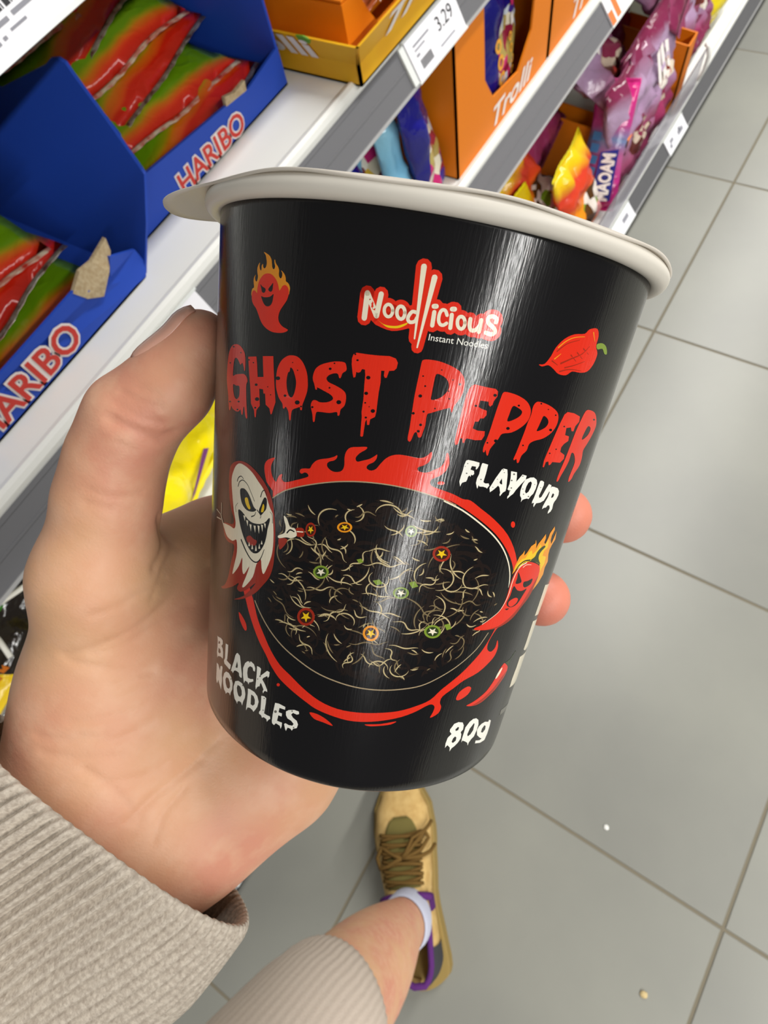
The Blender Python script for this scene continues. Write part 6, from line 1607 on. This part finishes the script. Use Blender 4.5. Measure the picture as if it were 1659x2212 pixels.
('p',5,'yellow',1,[[(-1553,1611),(-1342,1660),(-1069,1669),(-810,1650),(-600,1605),(-479,1577),(-520,1615),(-724,1674),(-943,1698),(-1173,1699),(-1381,1658)]])],
}
NOODLE_REGION = [(-4782,5218),(-3410,4830),(-1971,4599),(-418,4490),(950,4514),(2399,4623),(3719,4864),(4954,5268),(5899,5769),(6299,6399),(5805,7066),(4726,7510),(3075,7922),(1528,8126),(-297,8146),(-2118,7979),(-3733,7684),(-5129,7282),(-5399,6810),(-4916,6335),(-4786,5735)]
TEXT_ANCHORS = [(338, 1783), (2484, 1748), (341, 1686)]

cup = thing('noodle_cup', 'black paper noodle cup with red dripping lettering held in the hand', 'cup', tuple(CUP_T - CUP_U * CUP_H))
cup.rotation_mode = 'QUATERNION'
cup.rotation_quaternion = Matrix((CUP_E, CUP_F, CUP_U)).transposed().to_quaternion()
# local frame: z up the axis from the base, x towards the front of the print
def cp(phi, s, off=0.0):
    r = CUP_RT - CUP_K * s + off
    return V((r * math.cos(phi), r * math.sin(phi), CUP_H - s))

def print_mat(name, col, rough=0.17):
    m = mat(name, col, rough, 0.5)
    nt = m.node_tree
    tc = nt.nodes['Texture Coordinate']
    mp = nt.nodes.new('ShaderNodeMapping')
    mp.inputs['Scale'].default_value = (1, 1, 0.06)
    nt.links.new(tc.outputs['Object'], mp.inputs[0])
    n = nt.nodes.new('ShaderNodeTexNoise')
    n.inputs['Scale'].default_value = 2600
    n.inputs['Detail'].default_value = 2
    nt.links.new(mp.outputs[0], n.inputs['Vector'])
    b = nt.nodes.new('ShaderNodeBump')
    b.inputs['Strength'].default_value = 0.10
    b.inputs['Distance'].default_value = 0.0003
    nt.links.new(n.outputs['Fac'], b.inputs['Height'])
    nt.links.new(b.outputs[0], nt.nodes['Principled BSDF'].inputs['Normal'])
    return m
INK = {'red': S(226, 46, 24), 'black': S(14, 13, 15), 'white': S(245, 243, 232), 'cream': S(240, 230, 204), 'yellow': S(238, 196, 24), 'orange': S(236, 150, 28),
       'green': S(126, 150, 50), 'darkred': S(158, 42, 22), 'tan': S(170, 150, 118), 'brown': S(60, 26, 14), 'darkgreen': S(44, 60, 24), 'grey': S(110, 108, 100), 'noodle': S(196, 178, 132), 'noodle_mid': S(126, 110, 78), 'noodle_dark': S(30, 21, 18)}
INKM = {k: print_mat('ink_' + k, c) for k, c in INK.items()}
INKI = {k: i for i, k in enumerate(INKM)}
INKL = list(INKM.values())
M_body = print_mat('cup_black', S(17, 16, 18))
M_cupwhite = mat('cup_white', S(226, 220, 208), 0.45, 0.4, bump=(300, 0.05, 0.0004))
M_lid = mat('lid_paper', S(214, 206, 194), 0.5, 0.3)

m = MB()
K = 480
ring_at = lambda r, z, k=K: [(r * math.cos(2 * math.pi * j / k), r * math.sin(2 * math.pi * j / k), z) for j in range(k)]
prof = [(CUP_RB - 0.0016, 0.0), (CUP_RB - 0.0006, 0.0002), (CUP_RB, 0.0009)] + [(CUP_RB + CUP_K * z, z) for z in (0.003, 0.03, 0.06, 0.09, CUP_H - 0.0006, CUP_H + 0.001)]
m.loft([ring_at(0.0005, 0.006)] + [ring_at(CUP_RB - 0.004, 0.006), ring_at(CUP_RB - 0.0036, 0.0002)] + [ring_at(r, z) for r, z in prof])
m.build('cup_body', M_body, cup, smooth=True).data.shade_smooth()
m = MB()
rc, rm, zc = CUP_RT + 0.0012, 0.0019, CUP_H + 0.0014
m.loft([ring_at(rc + rm * math.cos(a) , zc + rm * 0.95 * math.sin(a)) for a in np.linspace(-2.6, 2.6, 20)])
m.build('rim_roll', M_cupwhite, cup, smooth=True)
m = MB()
zl = CUP_H + 0.0034
TABA, TABW, TABL = -1.47, 0.27, 0.0092
def lid_r(phi):
    d = (phi - TABA + math.pi) % (2 * math.pi) - math.pi
    return TABL * math.exp(-(abs(d) / TABW) ** 2.6)
rings = []
KL = 256
for q in (0.0, 0.3, 0.6, 0.85, 0.95, 1.0):
    rings.append([(lambda a: ((CUP_RT + 0.0016) * q * math.cos(a), (CUP_RT + 0.0016) * q * math.sin(a), zl))(2 * math.pi * j / KL) for j in range(KL)])
for q in (0.2, 0.4, 0.6, 0.8, 1.0):
    rg = []
    for j in range(KL):
        a = 2 * math.pi * j / KL
        t = lid_r(a)
        r = CUP_RT + 0.0016 + (0.0016 + t) * q
        rg.append((r * math.cos(a), r * math.sin(a), zl - 0.0005 * q * q - 0.25 * t * q + 0.0004 * math.sin(9 * a) * q))
    rings.append(rg)
m.loft(rings)
lo = m.build('lid', M_lid, cup, smooth=True)
md = lo.modifiers.new('solid', 'SOLIDIFY')
md.thickness = 0.0005

def crom(pts, n, closed=True):
    out = []
    k = len(pts)
    rng = range(k if closed else k - 1)
    for i in rng:
        p = [pts[(i + d) % k] if closed else pts[min(max(i + d, 0), k - 1)] for d in (-1, 0, 1, 2)]
        for q in range(n):
            t = q / n
            out.append(tuple(0.5 * (2 * p[1][c] + (p[2][c] - p[0][c]) * t + (2 * p[0][c] - 5 * p[1][c] + 4 * p[2][c] - p[3][c]) * t * t + (3 * p[1][c] - p[0][c] - 3 * p[2][c] + p[3][c]) * t ** 3) for c in (0, 1)))
    if not closed:
        out.append(tuple(pts[-1]))
    return out

LAYER = 0.000006
class Print:
    def __init__(self):
        self.bm = bmesh.new()
    def tri_flat(self, tris, layer, mi):
        """tris of (phi, s) points; cut into narrow strips, then wrapped"""
        b = bmesh.new()
        cache = {}
        for t in tris:
            vs = []
            for p in t:
                key = (round(p[0], 6), round(p[1], 7))
                if key not in cache:
                    cache[key] = b.verts.new((p[0], p[1] * 22, 0))
                vs.append(cache[key])
            if len(set(vs)) == 3:
                try:
                    b.faces.new(vs)
                except ValueError:
                    pass
        if b.verts:
            xs = [v.co.x for v in b.verts]
            st = 0.035
            x = math.ceil(min(xs) / st) * st
            while x < max(xs):
                bmesh.ops.bisect_plane(b, geom=list(b.verts) + list(b.edges) + list(b.faces), plane_co=(x, 0, 0), plane_no=(1, 0, 0))
                x += st
        off = 0.000012 + LAYER * layer
        mp = {}
        for v in b.verts:
            mp[v] = self.bm.verts.new(cp(v.co.x, v.co.y / 22, off))
        for f in b.faces:
            if f.calc_area() > 1e-12:
                nf = self.bm.faces.new([mp[v] for v in f.verts])
                nf.material_index = mi
                nf.smooth = True
        b.free()
    def poly(self, rings, layer, mi):
        flat = [[V((p[0], p[1] * 22, 0)) for p in r] for r in rings]
        allp = [p for r in rings for p in r]
        tris = tessellate_polygon(flat)
        self.tri_flat([[allp[i] for i in t] for t in tris], layer, mi)
    def ribbon(self, line, w0, w1, layer, mi, caps=True, taper=False):
        """line of (phi, s); widths in metres"""
        n = len(line)
        if n < 2:
            return
        R = 0.043
        P = [V((p[0] * R, p[1])) for p in line]
        left, right = [], []
        tris = []
        for i in range(n):
            t = (P[min(i + 1, n - 1)] - P[max(i - 1, 0)])
            if t.length < 1e-9:
                t = V((1, 0))
            t.normalize()
            nr = V((-t.y, t.x))
            w = (w0 + (w1 - w0) * i / (n - 1)) / 2
            if taper:
                w *= max(0.05, math.sin(math.pi * (i + 0.2) / (n - 0.6))) ** 0.7
            left.append(P[i] + nr * w)
            right.append(P[i] - nr * w)
        un = lambda q: (q.x / R, q.y)
        for i in range(n - 1):
            tris.append([un(left[i]), un(right[i]), un(right[i + 1])])
            tris.append([un(left[i]), un(right[i + 1]), un(left[i + 1])])
        if caps:
            for c, w in ((P[0], w0 / 2), (P[-1], w1 / 2)):
                for j in range(10):
                    a, b = 2 * math.pi * j / 10, 2 * math.pi * (j + 1) / 10
                    tris.append([un(c), un(c + V((math.cos(a), math.sin(a))) * w), un(c + V((math.cos(b), math.sin(b))) * w)])
        off = 0.000012 + LAYER * layer
        for t in tris:
            f = self.bm.faces.new([self.bm.verts.new(cp(p[0], p[1], off)) for p in t])
            f.material_index = mi
            f.smooth = True
    def build(self, name):
        me = bpy.data.meshes.new(name)
        axis = V((0, 0, 1))
        for f in self.bm.faces:
            f.normal_update()
            c = f.calc_center_median()
            if f.normal.dot(V((c.x, c.y, 0))) < 0:
                f.normal_flip()
        self.bm.to_mesh(me)
        self.bm.free()
        for q in INKL:
            me.materials.append(q)
        return link(name, me, cup)

def up(p):
    return (p[0] * 1e-4, p[1] * 1e-5)
for part, items in PRINT.items():
    pr = Print()
    for it in items:
        if it[0] == 'p':
            _, layer, colr, smooth, rings = it
            rs = [[up(p) for p in r] for r in rings]
            if smooth:
                rs = [crom(r, 3) for r in rs]
            pr.poly(rs, layer, INKI[colr])
        else:
            _, layer, colr, w0, w1, line = it
            ln = [up(p) for p in line]
            if len(ln) > 2:
                ln = crom(ln, 4, closed=False)
            pr.ribbon(ln, w0 * 1e-5, w1 * 1e-5, layer, INKI[colr])
    if part == 'noodle_bowl_picture':
        # printed noodles: curly strokes inside the bowl
        reg = [up(p) for p in NOODLE_REGION]
        def inside(x, y):
            c = False
            for (x1, y1), (x2, y2) in zip(reg, reg[1:] + reg[:1]):
                if (y1 > y) != (y2 > y) and x < (x2 - x1) * (y - y1) / (y2 - y1) + x1:
                    c = not c
            return c
        xs = [p[0] for p in reg]
        ys = [p[1] for p in reg]
        rn = random.Random(11)
        tries = 0
        made = 0
        while made < 340 and tries < 5000:
            tries += 1
            x, y = rn.uniform(min(xs), max(xs)), rn.uniform(min(ys), max(ys))
            if not inside(x, y):
                continue
            a = rn.uniform(-0.6, 0.6) + (math.pi if rn.random() < 0.5 else 0)
            curv = rn.choice((-1, 1)) * rn.uniform(0.25, 0.9)
            wav = rn.random() < 0.45
            L = rn.uniform(0.005, 0.018)
            step = 0.0004
            line = []
            for q in range(int(L / step)):
                line.append((x, y))
                a += (curv * math.sin(q * 0.55) * 0.55) if wav else curv * step / 0.0016
                x += step * math.cos(a) / 0.042
                y += step * math.sin(a) * 0.85
                if not inside(x, y):
                    break
            if len(line) < 4:
                continue
            made += 1
            pr.ribbon(line, 0.00085, 0.0007, 4, INKI['noodle_dark'], caps=False, taper=True)
            br = rn.random()
            h = len(line) // 2
            if br < 0.75:
                b0 = rn.randint(0, max(0, h // 2))
                seg = line[b0:b0 + rn.randint(max(3, h // 2), max(4, h + 3))]
                if len(seg) > 2:
                    pr.ribbon(seg, 0.00030, 0.00024, 5, INKI['noodle'] if br < 0.42 else INKI['noodle_mid'], caps=False, taper=True)
    pr.build(part.split('#')[0])

# small white strapline under the logo
vs, fs = text_mesh('Instant Noodles', 1.0, 0.0, 0.0)
A, B, C = (V(up(p)) for p in TEXT_ANCHORS)
x0, x1 = min(v.x for v in vs), max(v.x for v in vs)
hcap = max(v.y for v in vs)
pr = Print()
tris = []
for f in fs:
    pts = []
    for i in f:
        u, w = (vs[i].x - x0) / (x1 - x0), vs[i].y / hcap
        q = A + (B - A) * u + (C - A) * w
        pts.append((q.x, q.y))
    for j in range(1, len(pts) - 1):
        tris.append([pts[0], pts[j], pts[j + 1]])
pr.tri_flat(tris, 3, INKI['white'])
pr.build('strapline_lettering')
